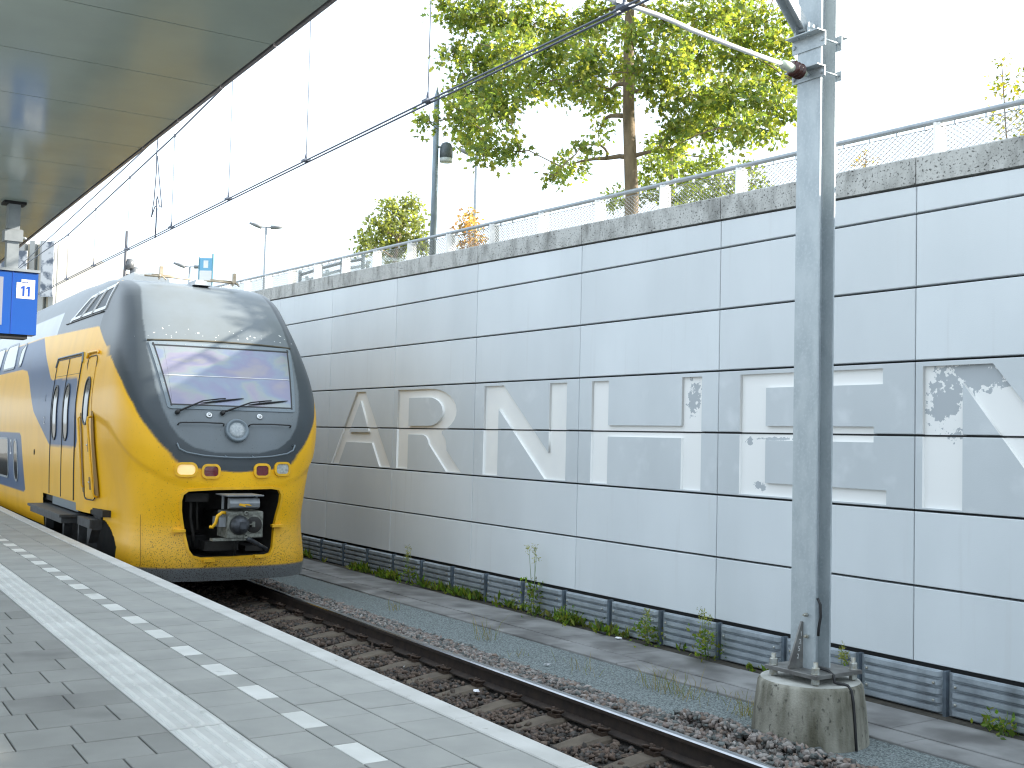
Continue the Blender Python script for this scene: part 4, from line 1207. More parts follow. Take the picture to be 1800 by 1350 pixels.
# --- windscreen
WSO = [(-.86, 2.415), (.86, 2.415), (1.0, 3.325), (-.98, 3.315)]
wso = rquad(WSO, .03, 3); wsi = scale_poly(wso, .055)
fr = ringp(fp, wso, wsi, .012, .03).build('windscreen_frame', TM['frame'], train)
g_ = [(-.815, 2.46), (.815, 2.46), (.948, 3.275), (-.928, 3.265)]
S_, T_ = np.meshgrid(np.linspace(0, 1, 41), np.linspace(0, 1, 21), indexing='ij')
Vq = (g_[0][0] * (1 - S_) + g_[1][0] * S_) * (1 - T_) + (g_[3][0] * (1 - S_) + g_[2][0] * S_) * T_
Wq_ = (g_[0][1] * (1 - S_) + g_[1][1] * S_) * (1 - T_) + (g_[3][1] * (1 - S_) + g_[2][1] * S_) * T_
gi = np.arange(41 * 21).reshape(41, 21)
ws = link('windscreen', npmesh('windscreen', [fp(a, b, .009) for a, b in zip(Vq.ravel(), Wq_.ravel())], quads=np.stack([gi[:-1, :-1], gi[1:, :-1], gi[1:, 1:], gi[:-1, 1:]], -1).reshape(-1, 4), mat=wsm, smooth=True), train)
for p in ws.data.polygons: p.use_smooth = True
mb = MB()
for a, b in list(zip(wso, scale_poly(wso, .028)))[::1]: pass
mid = scale_poly(wso, .028)
N_ = len(mid)
for side_ in range(N_):
    a, b = Vector(mid[side_]), Vector(mid[(side_ + 1) % N_]); L = (b - a).length
    for k in range(int(L / .11)):
        q = a + (b - a) * ((k + .5) / int(L / .11)); p = fp(q.x, q.y, .012)
        mb.lathe([(.006, 0), (.004, .003)], p, fp(q.x, q.y, .05) - p, 6)
mb.build('frame_rivets', M['bolt'], fr)
ringp(fp, scale_poly(wso, .044), scale_poly(wso, .062), .0135, .01).build('glazing_seal', M['rubber'], ws)
path_tube(fp, [(-.86, 2.855), (.86, 2.865)], .010, .0065, 5, 20).build('pale_bar', TM['pale_line'], ws)  # pale line across the middle of the glass
path_tube(fp, [(-.80, 2.50), (-.80, 3.24)], .006, .004, 4, 8).build('screen_seam', M['rubber'], ws)
mb = MB(); ppp = [(-.99, 3.33), (-.5, 3.352), (0, 3.36), (.5, 3.355), (1.01, 3.335)]
path_tube(fp, ppp, .008, .014, 6, 5).build('rain_gutter', mat('gutter_worn', (.085, .075, .05), rough=.6), train)
# wipers
for (a, b, c_) in (((-.75, 2.36), (-.42, 2.50), (.15, 2.575)), ((-.17, 2.365), (.22, 2.50), (.77, 2.565))):
    wroot = MB()
    p0 = fp(*a, .035); wroot.lathe([(.030, -.03), (.030, .02), (.018, .035)], p0, (1, 0, .15), 10)
    pm = ((b[0] + c_[0]) / 2 - .06, (b[1] + c_[1]) / 2 + .005)
    wroot.tube([fp(*a, .05), fp(*b, .06), fp(*pm, .045)], [.014, .011, .008], 6)
    w1 = wroot.build('wiper', M['black'], train)
    bl = MB(); s0 = (b[0] - .02, b[1] - .01)
    bl.tube([fp(s0[0] + (c_[0] - s0[0]) * t, s0[1] + (c_[1] - s0[1]) * t, .022) for t in np.linspace(0, 1, 8)], [.004, .009, .011, .013, .013, .011, .009, .004], 6)
    bl.tube([fp(pm[0] - .09, pm[1] - .012, .034), fp(pm[0], pm[1], .042), fp(pm[0] + .09, pm[1] + .012, .034)], .010, 6)
    bl.build('wiper_blade', M['black'], w1)
# round lamp, lifting rings, hand rails
def facing(v_, w_): 
    p = fp(v_, w_, 0); return p, fp(v_, w_, 1) - p
p, nn = facing(0, 2.145)
lampo = MB().lathe([(.155, -.05), (.155, .045), (.148, .058), (.128, .060), (.118, .045)], p, nn, 40).build('centre_lamp', TM['frame'], train)
MB().lathe([(.112, 0), (.106, .046), (.072, .052), (.03, .056)], p, nn, 36).build('lens', mat('lamp_glass', (.36, .39, .40), (.26, .29, .30), 40, rough=.12, spec=.8), lampo)
for v_ in (-.345, .335):
    p, nn = facing(v_, 2.345)
    MB().lathe([(.042, 0), (.042, .012), (.030, .018), (.022, .014), (.020, .02), (.008, .03)], p, nn, 18).build('lifting_socket', TM['chrome'], train)
for v0, v1 in ((-.755, -.165), (.165, .755)):
    mb = MB(); mb.tube([fp(v0, 2.212, 0), fp(v0 + .012, 2.218, .05), fp(v0 + .04, 2.222, .062), fp((v0 + v1) / 2, 2.226, .06), fp(v1 - .04, 2.222, .062), fp(v1 - .012, 2.218, .05), fp(v1, 2.212, 0)], .0095, 7)
    mb.build('grab_bar', M['rubber'], train)
pts = [(-.77, 1.965), (-.745, 1.90), (-.66, 1.855), (-.45, 1.815), (-.2, 1.797), (0, 1.793), (.2, 1.797), (.45, 1.815), (.66, 1.855), (.75, 1.90), (.78, 1.965)]
mb = MB(); mb.tube([fp(*pts[0], 0)] + [fp(*q, .055) for q in pts] + [fp(*pts[-1], 0)], .0105, 7)
for v_ in (-.16, .20): mb.tube([fp(v_ - .01, 1.83, 0), fp(v_, 1.797, .055)], .008, 6)
mb.build('bow_rail', TM['frame'], train)
# head and tail lamps
def box_lamp(v_, w_, wd, lens_m, lit=False):
    wd *= 1.2
    c = [(v_ - wd / 2, w_ - .092), (v_ + wd / 2, w_ - .092), (v_ + wd / 2, w_ + .095), (v_ - wd / 2, w_ + .095)]
    o_ = rquad(c, .30, 6, .187 / wd); i_ = scale_poly(o_, .030)
    b_ = ringp(fp, o_, i_, .028, .045).build('lamp_housing', TM['yellow'], train)
    patch(fp, scale_poly(o_, .026), .014, .02, 4).build('lens', lens_m, b_)
box_lamp(-.655, 1.640, .225, TM['lampglow']); box_lamp(-.352, 1.620, .20, TM['red']); box_lamp(.325, 1.632, .19, TM['red']); box_lamp(.615, 1.655, .20, TM['clear'])
# opening rim, pocket and coupler
ringp(fp, scale_poly(OPEN, -.012), scale_poly(OPEN, .022), .003, .05).build('pocket_rim', TM['yellow'], train)
mb = MB()
n = len(OPEN); op = scale_poly(OPEN, .010)
vs = [tuple(fp(*q, -.02)) for q in op] + [(-1.5, q[0], q[1]) for q in op]
mb.add(vs, [(i, (i + 1) % n, n + (i + 1) % n, n + i) for i in range(n)] + [tuple(range(n, 2 * n))])
mb.build('coupler_pocket', TM['dk'], train)
mb = MB()
mb.box((-1.4, -.45, .6), (-.9, -.2, .75)); mb.box((-1.0, .25, .55), (-.6, .5, .62)); mb.tube([(-.55, -.52, 1.28), (-.6, -.50, 1.0), (-.55, -.47, .8), (-.7, -.42, .6)], .022, 8); mb.tube([(-.6, -.42, 1.25), (-.62, -.41, 1.05), (-.6, -.40, .85)], .016, 8)
mb.box((-.75, -.33, .58), (-.5, .12, .70)); mb.tube([(-.5, .02, .80), (-.45, .05, .65), (-.5, .08, .52)], .016, 7); mb.box((-.9, -.6, 1.22), (-.5, -.3, 1.33))
mb.build('pocket_fittings', TM['dk'], train)
CU, CW_ = .12, .965
coup = empty('coupler', (0, 0, 0)); coup.parent = train
mb = MB()
mb.cbox((-.30, -.235, CW_ - .165), (CU, .225, CW_ + .165), .01)
pl_ = mb.build('face_plate', TM['coupler'], coup)
MB().box((-1.4, -.10, CW_ - .12), (-.31, .10, CW_ + .10)).build('drawbar', TM['dk'], coup)
mb = MB(); mb.lathe([(.125, CU + .001), (.118, CU + .05), (.09, CU + .10), (.06, CU + .125), (.02, CU + .13)], (0, -.085, CW_ - .005), (1, 0, 0), 28); mb.box((CU + .10, -.12, CW_ - .045), (CU + .15, -.04, CW_ + .045)); mb.build('cone', TM['funnel'], coup)
mb = MB(); mb.lathe([(.118, 0), (.116, .006), (.108, .006)], (CU, .125 - .02, CW_ - .005), (1, 0, 0), 28); mb.build('funnel_ring', TM['coupler'], coup)
MB().lathe([(.106, .002), (.105, .0075), (.02, .0078)], (CU, .125 - .02, CW_ - .005), (1, 0, 0), 28).build('funnel', TM['dk'], coup)  # flat black disc, the dark of the funnel hole painted on
mb = MB(); mb.tube([(CU + .02, .0, CW_), (CU + .03, .10, CW_ + .005)], .012, 6); mb.box((CU + .005, .07, CW_ - .03), (CU + .04, .11, CW_ + .035)); mb.build('latch_hook', TM['coupler'], coup)
for z in (-.155, .155):
    MB().lathe([(.032, 0), (.032, .02), (.016, .022), (.014, .01)], (CU, .0, CW_ + z * .93), (1, 0, 0), 14).build('pin_boss', TM['coupler'], coup)
mb = MB(); mb.prism([(CU - .02, CW_ + .20), (CU + .03, CW_ + .22), (CU + .04, CW_ + .27), (CU + .01, CW_ + .33), (CU - .06, CW_ + .34), (CU - .06, CW_ + .20)], -.225, .165, axis='y'); eb = mb.build('electric_box', TM['grey'], coup)
mb = MB(); mb.box((-.30, -.27, CW_ + .36), (CU + .07, .205, CW_ + .375)); mb.box((-.06, -.265, CW_ + .19), (-.03, -.24, CW_ + .36)); mb.box((-.06, .175, CW_ + .19), (-.03, .195, CW_ + .36)); mb.build('box_cover', TM['grey'], coup)
mb = MB()
mb.prism([(-.11, CW_ + .245), (-.02, CW_ + .225), (-.03, CW_ + .250), (.06, CW_ + .235), (.02, CW_ + .262), (-.045, CW_ + .262), (-.10, CW_ + .272)], CU + .036, CU + .042, axis='x'); mb.build('lightning_mark', TM['yellow'], eb)
mb = MB(); mb.tube([(.02, -.22, CW_ + .14), (.05, -.29, CW_ + .15), (.05, -.345, CW_ + .11), (.03, -.36, CW_ + .02), (.0, -.39, CW_ - .035), (-.02, -.42, CW_ - .03)], .021, 8); mb.build('air_hose', TM['yellow'], coup)
mb = MB(); mb.box((-.2, -.33, CW_ - .03), (.06, -.24, CW_ + .09)); mb.build('valve_block', TM['grey'], coup)
mb = MB(); mb.prism([(-.42, CW_ - .17), (.02, CW_ - .175), (.10, CW_ - .20), (-.42, CW_ - .20)], CU - .12, CU - .0, axis='x')
for i, pt in enumerate(mb.v): pass
mb.v = [(p_[0], p_[1] * 1.0, p_[2]) for p_ in mb.v]; mb.build('guide_horn', TM['coupler'], coup)
mb = MB(); mb.tube([(CU - .02, .015, CW_ - .17), (CU - .02, .08, CW_ - .20), (CU - .08, .31, CW_ - .325)], [.035, .030, .024], 9); mb.build('release_arm', TM['funnel'], coup)
for (v_, w_) in ((-.70, .865), (-.325, .482), (.35, .515), (.59, .905)):
    mb = MB(); p = fp(v_, w_, 0); mb.cbox((p[0] - .03, v_ - .075, w_ - .022), (p[0] + .05, v_ + .075, w_ + .014), .004); mb.build('step_bracket', TM['yellow'], train)

path_tube(fp, [(-1.10, .40), (-1.095, .80), (-1.10, 1.05)], .001, .004, 4, 8).build('panel_seam', mat('seam_dark_yellow', (.30, .17, .01), rough=.6), train)  # thin dark yellow line along the panel seam
# --- doors on the platform side
def grid_leaf(c, off, nu, nw, name, parent, seam=.0):
    """door leaf following the body, painted with the same livery"""
    (x0, y0), (x1, y1), (x2, y2), (x3, y3) = c
    S, T = np.meshgrid(np.linspace(0, 1, nu), np.linspace(0, 1, nw), indexing='ij')
    Uq = (x0 * (1 - S) + x1 * S) * (1 - T) + (x3 * (1 - S) + x2 * S) * T; Wq = (y0 * (1 - S) + y1 * S) * (1 - T) + (y3 * (1 - S) + y2 * S) * T
    V = np.array([sp(a, b, off) for a, b in zip(Uq.ravel(), Wq.ravel())])
    id_ = np.arange(nu * nw).reshape(nu, nw); q = np.stack([id_[:-1, :-1], id_[1:, :-1], id_[1:, 1:], id_[:-1, 1:]], -1).reshape(-1, 4)
    return link(name, npmesh(name, V, quads=q, mat=body_mat, smooth=True, col=livery(Uq, -1.3 * np.ones_like(Uq), Wq).reshape(-1, 3)), parent)
def winpill(c, parent, r=.5, fr_w=.03, glass_off=.012):
    o_ = rquad(c, r, 8, abs(c[3][1] - c[0][1]) / abs(c[1][0] - c[0][0]))
    ringp(sp, o_, scale_poly(o_, fr_w), glass_off + .008, .03).build('window_frame', M['rubber'], parent)
    patch(sp, scale_poly(o_, fr_w * .8), glass_off, .02, 4).build('window_pane', M['glass_dark'], parent)
DB, DT = 1.065, 3.215
def dl(t, w):  # door edges lean a little with the body
    return t + (w - DB) / (DT - DB) * -.0
for (u0, u1, wu0, wu1) in ((-5.52, -4.56, -5.42, -5.02), (-4.545, -3.585, -4.50, -4.10)):
    leaf = grid_leaf([(u0, DB), (u1, DB), (u1, DT), (u0, DT)], .006, 26, 70, 'passenger_door', train)
    winpill([(wu0, 1.93), (wu1, 1.93), (wu1, 2.82), (wu0, 2.82)], leaf)
    path_tube(sp, [(u0 + .02, 2.955), (u1 - .02, 2.955)], .007, .003, 4).build('leaf_seam', M['rubber'], leaf)
seam = MB()
for pts in ([(-5.535, DB), (-5.535, DT - .08), (-5.47, DT + .01), (-3.63, DT + .01), (-3.57, DT - .08), (-3.57, DB)], [(-4.552, DB), (-4.552, DT)]):
    t = path_tube(sp, pts, .004, .013, 5, 10); seam.add(t.v, t.f)
seam.build('door_seal', M['rubber'], train)
path_tube(sp, [(-5.60, DT - .1), (-5.52, DT + .045), (-3.58, DT + .045), (-3.51, DT - .1)], .012, .016, 6, 8).build('door_gutter', TM['frame'], train)
CD = [(-2.80, 1.16), (-2.42, 1.16), (-2.62, 3.15), (-3.12, 3.15)]
cabd = grid_leaf(CD, .005, 18, 70, 'cab_door', train)
co = rquad([(-2.84, 1.13), (-2.39, 1.13), (-2.59, 3.18), (-3.16, 3.18)], .22, 5, 4.6)
path_tube(sp, co + [co[0]], .004, .009, 5, 1).build('door_seal', M['rubber'], cabd)
winpill([(-3.04, 2.18), (-2.70, 2.18), (-2.68, 2.88), (-3.03, 2.88)], cabd, .5, .03)
path_tube(sp, [(-3.22, 3.16), (-3.17, 3.235), (-2.58, 3.235), (-2.52, 3.20)], .018, .018, 6).build('door_gutter', TM['yellow'], cabd)
mb = MB(); mb.tube([sp(-2.70, 1.90, .008), sp(-2.66, 1.90, .03), sp(-2.60, 1.90, .03)], .012, 6); mb.tube([sp(-2.62, 1.38, .008), sp(-2.58, 1.38, .03), sp(-2.52, 1.38, .03)], .010, 6); mb.build('door_handle', TM['chrome'], cabd)
for c in ([(-2.70, 1.80), (-2.57, 1.80), (-2.59, 2.02), (-2.73, 2.02)], [(-2.62, 1.27), (-2.50, 1.27), (-2.52, 1.45), (-2.65, 1.45)]):
    patch(sp, rquad(c, .1, 2), .0065, .003, 2).build('handle_recess_shade', mat('recess_shade_yellow', (.22, .115, .012), rough=.6), cabd)  # flat patch, recess shade put into its darkened yellow
# rails beside the cab door; recess shade painted as flat darkened-yellow patches
gro = mat('rail_recess_shade', (.30, .16, .012), rough=.6)
for c in ([(-2.40, 1.17), (-2.27, 1.17), (-2.43, 2.38), (-2.58, 2.38)], [(-2.95, 1.22), (-2.84, 1.22), (-3.14, 2.36), (-3.24, 2.36)]):
    patch(sp, rquad(c, .3, 3, 8), .0035, .003, 2).build('rail_recess_shade', gro, train)
mb = MB(); mb.tube([sp(-2.52, 2.30, 0), sp(-2.515, 2.29, .05), sp(-2.50, 2.22, .06), sp(-2.34, 1.26, .06), sp(-2.325, 1.20, .05), sp(-2.32, 1.18, 0)], .017, 8); mb.build('grab_rail', TM['yellow'], train)
mb = MB(); mb.tube([sp(-3.20, 2.30, 0), sp(-3.195, 2.28, .03), sp(-2.90, 1.32, .03), sp(-2.89, 1.29, 0)], .014, 8); mb.build('grab_rail', TM['yellow'], train)

# --- saloon windows
x = -11.95
ups = [[(-9.88, 3.29), (-9.45, 3.30), (-9.42, 3.80), (-9.98, 3.66)]]
k = 0
while x > -24:
    ups.append([(x, 3.28), (x + 1.72, 3.28), (x + 1.40, 3.83), (x, 3.83)] if k == 0 else [(x, 3.28), (x + 1.72, 3.28), (x + 1.72, 3.83), (x, 3.83)]); x -= 2.1; k += 1
for c in ups:
    o_ = rquad(c, .10 if abs(c[1][0] - c[0][0]) > 1 else .28, 5, .35 if abs(c[1][0] - c[0][0]) > 1 else 1.0)
    ringp(sp, o_, scale_poly(o_, .04), .012, .03).build('upper_window_frame', M['alu'], train)
    patch(sp, scale_poly(o_, .035), .007, .02, 5).build('upper_window', M['glass_dark'], train)
lows = [[(-8.86, 1.08), (-8.46, 1.10), (-9.0, 1.90), (-9.44, 1.90)]]
lows = [[(-9.22, 1.09), (-8.72, 1.10), (-8.98, 1.90), (-9.44, 1.90)]]
x = -11.55
while x > -24:
    lows.append([(x, 1.12), (x + 1.62, 1.12), (x + 1.46, 1.91), (x, 1.91)]); x -= 2.0
for c in lows:
    o_ = rquad(c, .10 if abs(c[1][0] - c[0][0]) > 1 else .45, 5, .5 if abs(c[1][0] - c[0][0]) > 1 else 1.7)
    ringp(sp, o_, scale_poly(o_, .035), .012, .03).build('lower_window_frame', M['alu'], train)
    patch(sp, scale_poly(o_, .03), .007, .02, 5).build('lower_window', M['glass_dark'], train)
def side_text(s, u, w, size, sx=1.0, m=None):
    me = text_mesh(s, size, m or TM['num'], .0006)
    p = sp(u, w, .005); n_ = Vector(sp(u, w, .1) - p).normalized()
    o = link('number', me, train, p)
    up = Vector((0, 0, 1)); up = (up - n_ * up.dot(n_)).normalized(); rt = up.cross(n_)
    o.rotation_euler = Matrix(((rt.x, up.x, n_.x), (rt.y, up.y, n_.y), (rt.z, up.z, n_.z))).to_euler()
    o.scale = (sx, 1, 1)
side_text('2', -9.72, 1.72, .42, 1.0); side_text('2', -6.16, 2.24, .18, 1.2); side_text('2', -6.20, 2.62, .16, 1.2, mat('number_grey', (.16, .20, .28), rough=.5))
mb = MB(); p = sp(-6.9, 1.86, 0)
mb.lathe([(.05, -.01), (.05, .006), (.03, .008)], sp(-7.05, 1.70, 0), (0, -1, 0), 14); mb.build('lock_plate', TM['dk'], train)
# --- roof vent grille on the dome flank
VQ = [(-5.45, 3.875), (-2.92, 3.875), (-2.69, 4.235), (-4.45, 4.215)]
vo = rquad(VQ, .02, 2)
vent = ringp(sp, vo, scale_poly(vo, .045), .016, .03).build('roof_vent', TM['num'], train)
patch(sp, scale_poly(vo, .04), .006, .02, 4).build('vent_mesh', TM['vent'], vent)
for s in (.34, .67):
    a = (VQ[0][0] + (VQ[1][0] - VQ[0][0]) * s, VQ[0][1]); b = (VQ[3][0] + (VQ[2][0] - VQ[3][0]) * s, VQ[3][1])
    path_tube(sp, [a, b], .014, .022, 5).build('vent_bar', TM['num'], vent)
path_tube(sp, [(-5.75, 3.85), (-2.98, 3.845)], .006, .012, 5, 10).build('vent_ledge', M['rubber'], train)
# --- roof fittings
mb = MB(); mb.box((-5.6, -.55, 4.42), (-4.0, .05, 4.64)); mb.v = [(p_[0] + (.25 if p_[2] > 4.6 and p_[0] < -5 else (-.25 if p_[2] > 4.6 else 0)), p_[1] * (.86 if p_[2] > 4.6 else 1.0), p_[2]) for p_ in mb.v]
mb.build('pale_roof_box', mat('roof_sunlit_paint', (.44, .44, .42), rough=.5), train)  # low box whose pale colour stands in for sunlit roof
for v0, v1 in ((-.78, -.10), (.08, .60)):
    rb = MB(); rb.tube([(-2.35, v0, 4.345), (-2.35, (v0 + v1) / 2, 4.352), (-2.35, v1, 4.345)], .014, 7); rb.tube([(-2.42, v0 + .12, 4.375), (-2.42, v1 - .05, 4.375)], .020, 7)
    o = rb.build('roof_bar', TM['copper'], train)
    vc = v0 + .24 if v0 < 0 else v1 - .06
    mb = MB(); mb.cbox((-2.40, vc - .022, 4.36), (-2.34, vc + .022, 4.50), .004); mb.tube([(-2.30, vc - .05, 4.30), (-2.33, vc, 4.36), (-2.30, vc + .06, 4.30)], .010, 6); mb.lathe([(.03, 0), (.03, .03)], (-2.36, vc - .04, 4.355), (0, 1, 0), 10)
    mb.build('bar_clamp', TM['copper'], o)
mb = MB(); mb.add([(-2.2, -.10, 4.26), (-2.2, .16, 4.26), (-2.9, .12, 4.26), (-2.9, -.06, 4.26), (-2.35, -.03, 4.355), (-2.35, .10, 4.355), (-2.8, .09, 4.36), (-2.8, -.02, 4.36)], [(0, 3, 2, 1), (4, 5, 6, 7), (0, 1, 5, 4), (1, 2, 6, 5), (2, 3, 7, 6), (3, 0, 4, 7)])
mb.build('aerial_cowl', mat('cowl_grey', (.27, .29, .30), rough=.45), train)
# --- underframe, door step, ladder, skirt
mb = MB(); mb.box((-25, -1.22, .18), (-6.4, 1.22, .60)); mb.box((-6.4, -1.0, .25), (-1.6, 1.2, 1.0)); mb.box((-6.4, -1.32, .93), (-1.9, -1.05, 1.02))
mb.build('underframe', TM['dk'], train)
st = MB(); st.cbox((-6.10, -1.62, .835), (-3.30, -1.24, .875), .006); st.box((-6.05, -1.58, .745), (-3.36, -1.30, .834)); st.build('door_step', TM['step'], train)
MB().box((-5.5, -1.335, .90), (-3.45, -1.30, 1.055)).build('sill_plate', TM['frame'], train)
for u_ in (-5.55, -4.05):
    MB().box((u_ - .06, -1.42, .50), (u_ + .06, -1.30, .744)).build('step_hanger', TM['step'], train)
mb = MB(); mb.box((-2.98, -1.42, .20), (-2.90, -1.28, .86)); mb.prism([(-2.45, .86), (-2.45, .20), (-2.37, .20), (-2.33, .55), (-2.16, .74), (-2.16, .86)], -1.40, -1.28, axis='y'); mb.box((-2.98, -1.43, .76), (-2.16, -1.26, .88)); mb.box((-2.9, -1.40, .46), (-2.4, -1.32, .49))
mb.build('cab_ladder', TM['step'], train)
MB().box((-2.64, -1.28, .86), (-2.18, -1.20, 1.02)).build('ladder_recess', TM['dk'], train)
for u_ in (-4.6, -7.4):
    for v_ in (-.72, .72):
        MB().lathe([(.46, -.065), (.46, .05), (.48, .05), (.48, .065), (.2, .065), (.2, .09)], (u_, v_, .46), (0, -1 if v_ < 0 else 1, 0), 32).build('wheel', TM['dk'], train)
# ================================================================== trees: leaf clump centres (x, y, z, radius)
OAK= [(-16.55,9.55,9.46,0.29),(-16.66,10.08,9.46,0.45),(-16.52,10.58,9.54,0.5),(-16.58,11.35,9.62,0.51),(-16.84,9.86,8.76,0.3),(-17.05,10.58,8.86,0.51),(-14.41,9.45,8.11,0.44),(-15.25,10.68,8.5,0.47),(-16.18,11.95,9.44,0.46),(-15.21,11.71,9.4,0.44),(-17.12,10.4,8.33,0.46),(-14.75,9.48,7.57,0.4),(-15.43,10.47,8.03,0.38),(-15.51,9.11,7.41,0.27),(-16.57,9.24,7.43,0.19),(-16.25,9.89,7.48,0.34),(-14.54,9.25,7.12,0.31),(-15.2,9.47,6.71,0.32),(-15.11,9.96,6.77,0.23),(-17.21,10.42,7.5,0.27),(-15.9,11.46,8.33,0.4),(-14.12,10.67,7.83,0.36),(-15.56,12.15,8.18,0.4),(-14.0,10.69,8.17,0.36),(-15.47,11.37,6.83,0.29),(-14.06,10.65,6.77,0.18),(-14.02,10.04,6.19,0.14),(-15.76,12.32,7.73,0.18),(-13.82,11.33,8.62,0.32),(-13.75,11.53,8.0,0.36),(-15.81,12.79,8.89,0.31),(-15.1,13.16,9.6,0.51),(-13.39,12.4,9.02,0.46),(-14.62,14.37,9.84,0.51),(-13.4,13.82,9.24,0.43),(-13.5,14.49,9.03,0.34),(-13.47,11.87,8.27,0.41),(-14.88,13.93,9.08,0.51),(-13.97,13.87,8.82,0.49),(-14.32,14.94,8.93,0.46),(-13.93,15.11,8.66,0.31),(-13.75,12.02,7.82,0.41),(-13.6,12.62,7.8,0.47),(-12.84,12.64,7.62,0.45),(-12.5,13.05,7.53,0.4),(-12.1,13.19,7.32,0.25),(-13.62,12.28,7.27,0.37),(-14.02,13.41,7.51,0.44),(-12.38,12.44,6.99,0.33),(-13.7,14.31,7.55,0.29),(-13.82,12.22,6.91,0.26),(-15.37,9.49,9.65,0.46),(-16.17,11.16,10.49,0.6),(-14.77,11.35,10.06,0.57),(-13.85,11.8,9.86,0.55),(-13.72,12.93,10.11,0.57),(-13.74,14.17,10.33,0.49),(-13.94,10.13,10.28,0.53),(-15.4,13.1,11.88,0.62),(-12.59,11.97,10.19,0.53),(-16.25,10.6,11.08,0.5),(-15.46,12.21,12.47,0.5)]
BACK= [(-18.04,15.48,7.95,0.46),(-19.08,17.22,8.31,0.52),(-17.98,17.05,8.31,0.37),(-19.14,16.27,7.71,0.35),(-18.38,15.0,7.19,0.34),(-17.84,15.95,7.32,0.48),(-17.6,16.86,7.74,0.41),(-18.58,18.69,8.44,0.34),(-17.16,17.6,7.68,0.27),(-19.96,15.84,7.5,0.21),(-19.1,17.86,7.75,0.42),(-18.72,18.48,7.81,0.39),(-18.55,16.07,8.64,0.3)]
GREEN= [(-26.37,13.67,7.96,0.45),(-26.36,14.16,8.22,0.3),(-26.58,14.53,8.41,0.15),(-26.2,13.26,7.43,0.41),(-26.86,14.11,7.55,0.53),(-26.68,14.53,7.42,0.38),(-27.41,13.63,7.34,0.38),(-26.35,12.86,7.03,0.24),(-27.24,14.15,7.14,0.46),(-26.51,12.77,7.19,0.12),(-25.99,14.23,7.75,0.24),(-26.3,14.59,7.07,0.24)]
ORANGE= [(-22.35,13.55,7.37,0.21),(-22.03,13.24,7.04,0.26),(-22.26,13.73,7.07,0.26),(-22.1,13.45,6.75,0.31),(-21.8,13.57,6.59,0.23),(-22.06,13.2,6.58,0.18),(-21.82,13.36,6.44,0.28)]
SAP= [(-7.46,11.45,6.49,0.06),(-7.5,11.47,6.35,0.08),(-7.65,11.84,6.36,0.07),(-7.81,11.93,6.35,0.05),(-7.39,11.66,6.26,0.09),(-7.38,11.58,6.05,0.1),(-7.65,12.18,6.09,0.1),(-7.62,11.74,5.97,0.07),(-7.63,11.59,5.98,0.04),(-7.41,11.75,5.79,0.09),(-7.64,11.79,5.85,0.07),(-7.58,12.07,6.52,0.05)]
ST= [(-13.04,16.08,7.28,0.09),(-13.07,16.0,7.2,0.08),(-12.88,16.03,7.14,0.09),(-13.15,16.24,7.17,0.1),(-13.03,15.8,7.05,0.05)]
leaf_mat = bpy.data.materials.new('leaves'); leaf_mat.use_nodes = True
def _leaf():
    n, l = leaf_mat.node_tree.nodes, leaf_mat.node_tree.links; n.clear()
    o = n.new('ShaderNodeOutputMaterial'); a = n.new('ShaderNodeVertexColor'); a.layer_name = 'Col'
    d = n.new('ShaderNodeBsdfPrincipled'); d.inputs['Roughness'].default_value = .45; d.inputs['Specular IOR Level'].default_value = .4
    t = n.new('ShaderNodeBsdfTranslucent'); h = n.new('ShaderNodeMix'); h.data_type = 'RGBA'; h.blend_type = 'MULTIPLY'; h.inputs['Factor'].default_value = 1; h.inputs['B'].default_value = (2.0, 1.9, .6, 1)
    m = n.new('ShaderNodeMixShader'); m.inputs[0].default_value = .55
    l.new(a.outputs['Color'], d.inputs['Base Color']); l.new(a.outputs['Color'], h.inputs['A']); l.new(h.outputs['Result'], t.inputs['Color'])
    l.new(d.outputs[0], m.inputs[1]); l.new(t.outputs[0], m.inputs[2]); l.new(m.outputs[0], o.inputs['Surface'])
_leaf()
bark = mat('bark', (.25, .19, .125), (.15, .115, .078), 9, (1, 1, .35), rough=.9, bump=.6, bscale=22, bdist=.02)
lr = np.random.default_rng(8)
LEAF = np.array([(0, 0, 0), (.30, .18, .03), (.16, .34, .0), (.34, .55, -.02), (.12, .66, -.02), (0, 1, -.10), (-.12, .66, -.02), (-.34, .55, -.02), (-.16, .34, 0), (-.30, .18, .03)])
LT = np.array([(0, 1, 2), (0, 2, 8), (0, 8, 9), (2, 3, 4), (2, 4, 6), (2, 6, 8), (4, 5, 6), (6, 7, 8)])
SMALL = np.array([(0, 0, 0), (.25, .4, .03), (0, 1, -.05), (-.25, .4, .03)]); ST_ = np.array([(0, 1, 2), (0, 2, 3)])
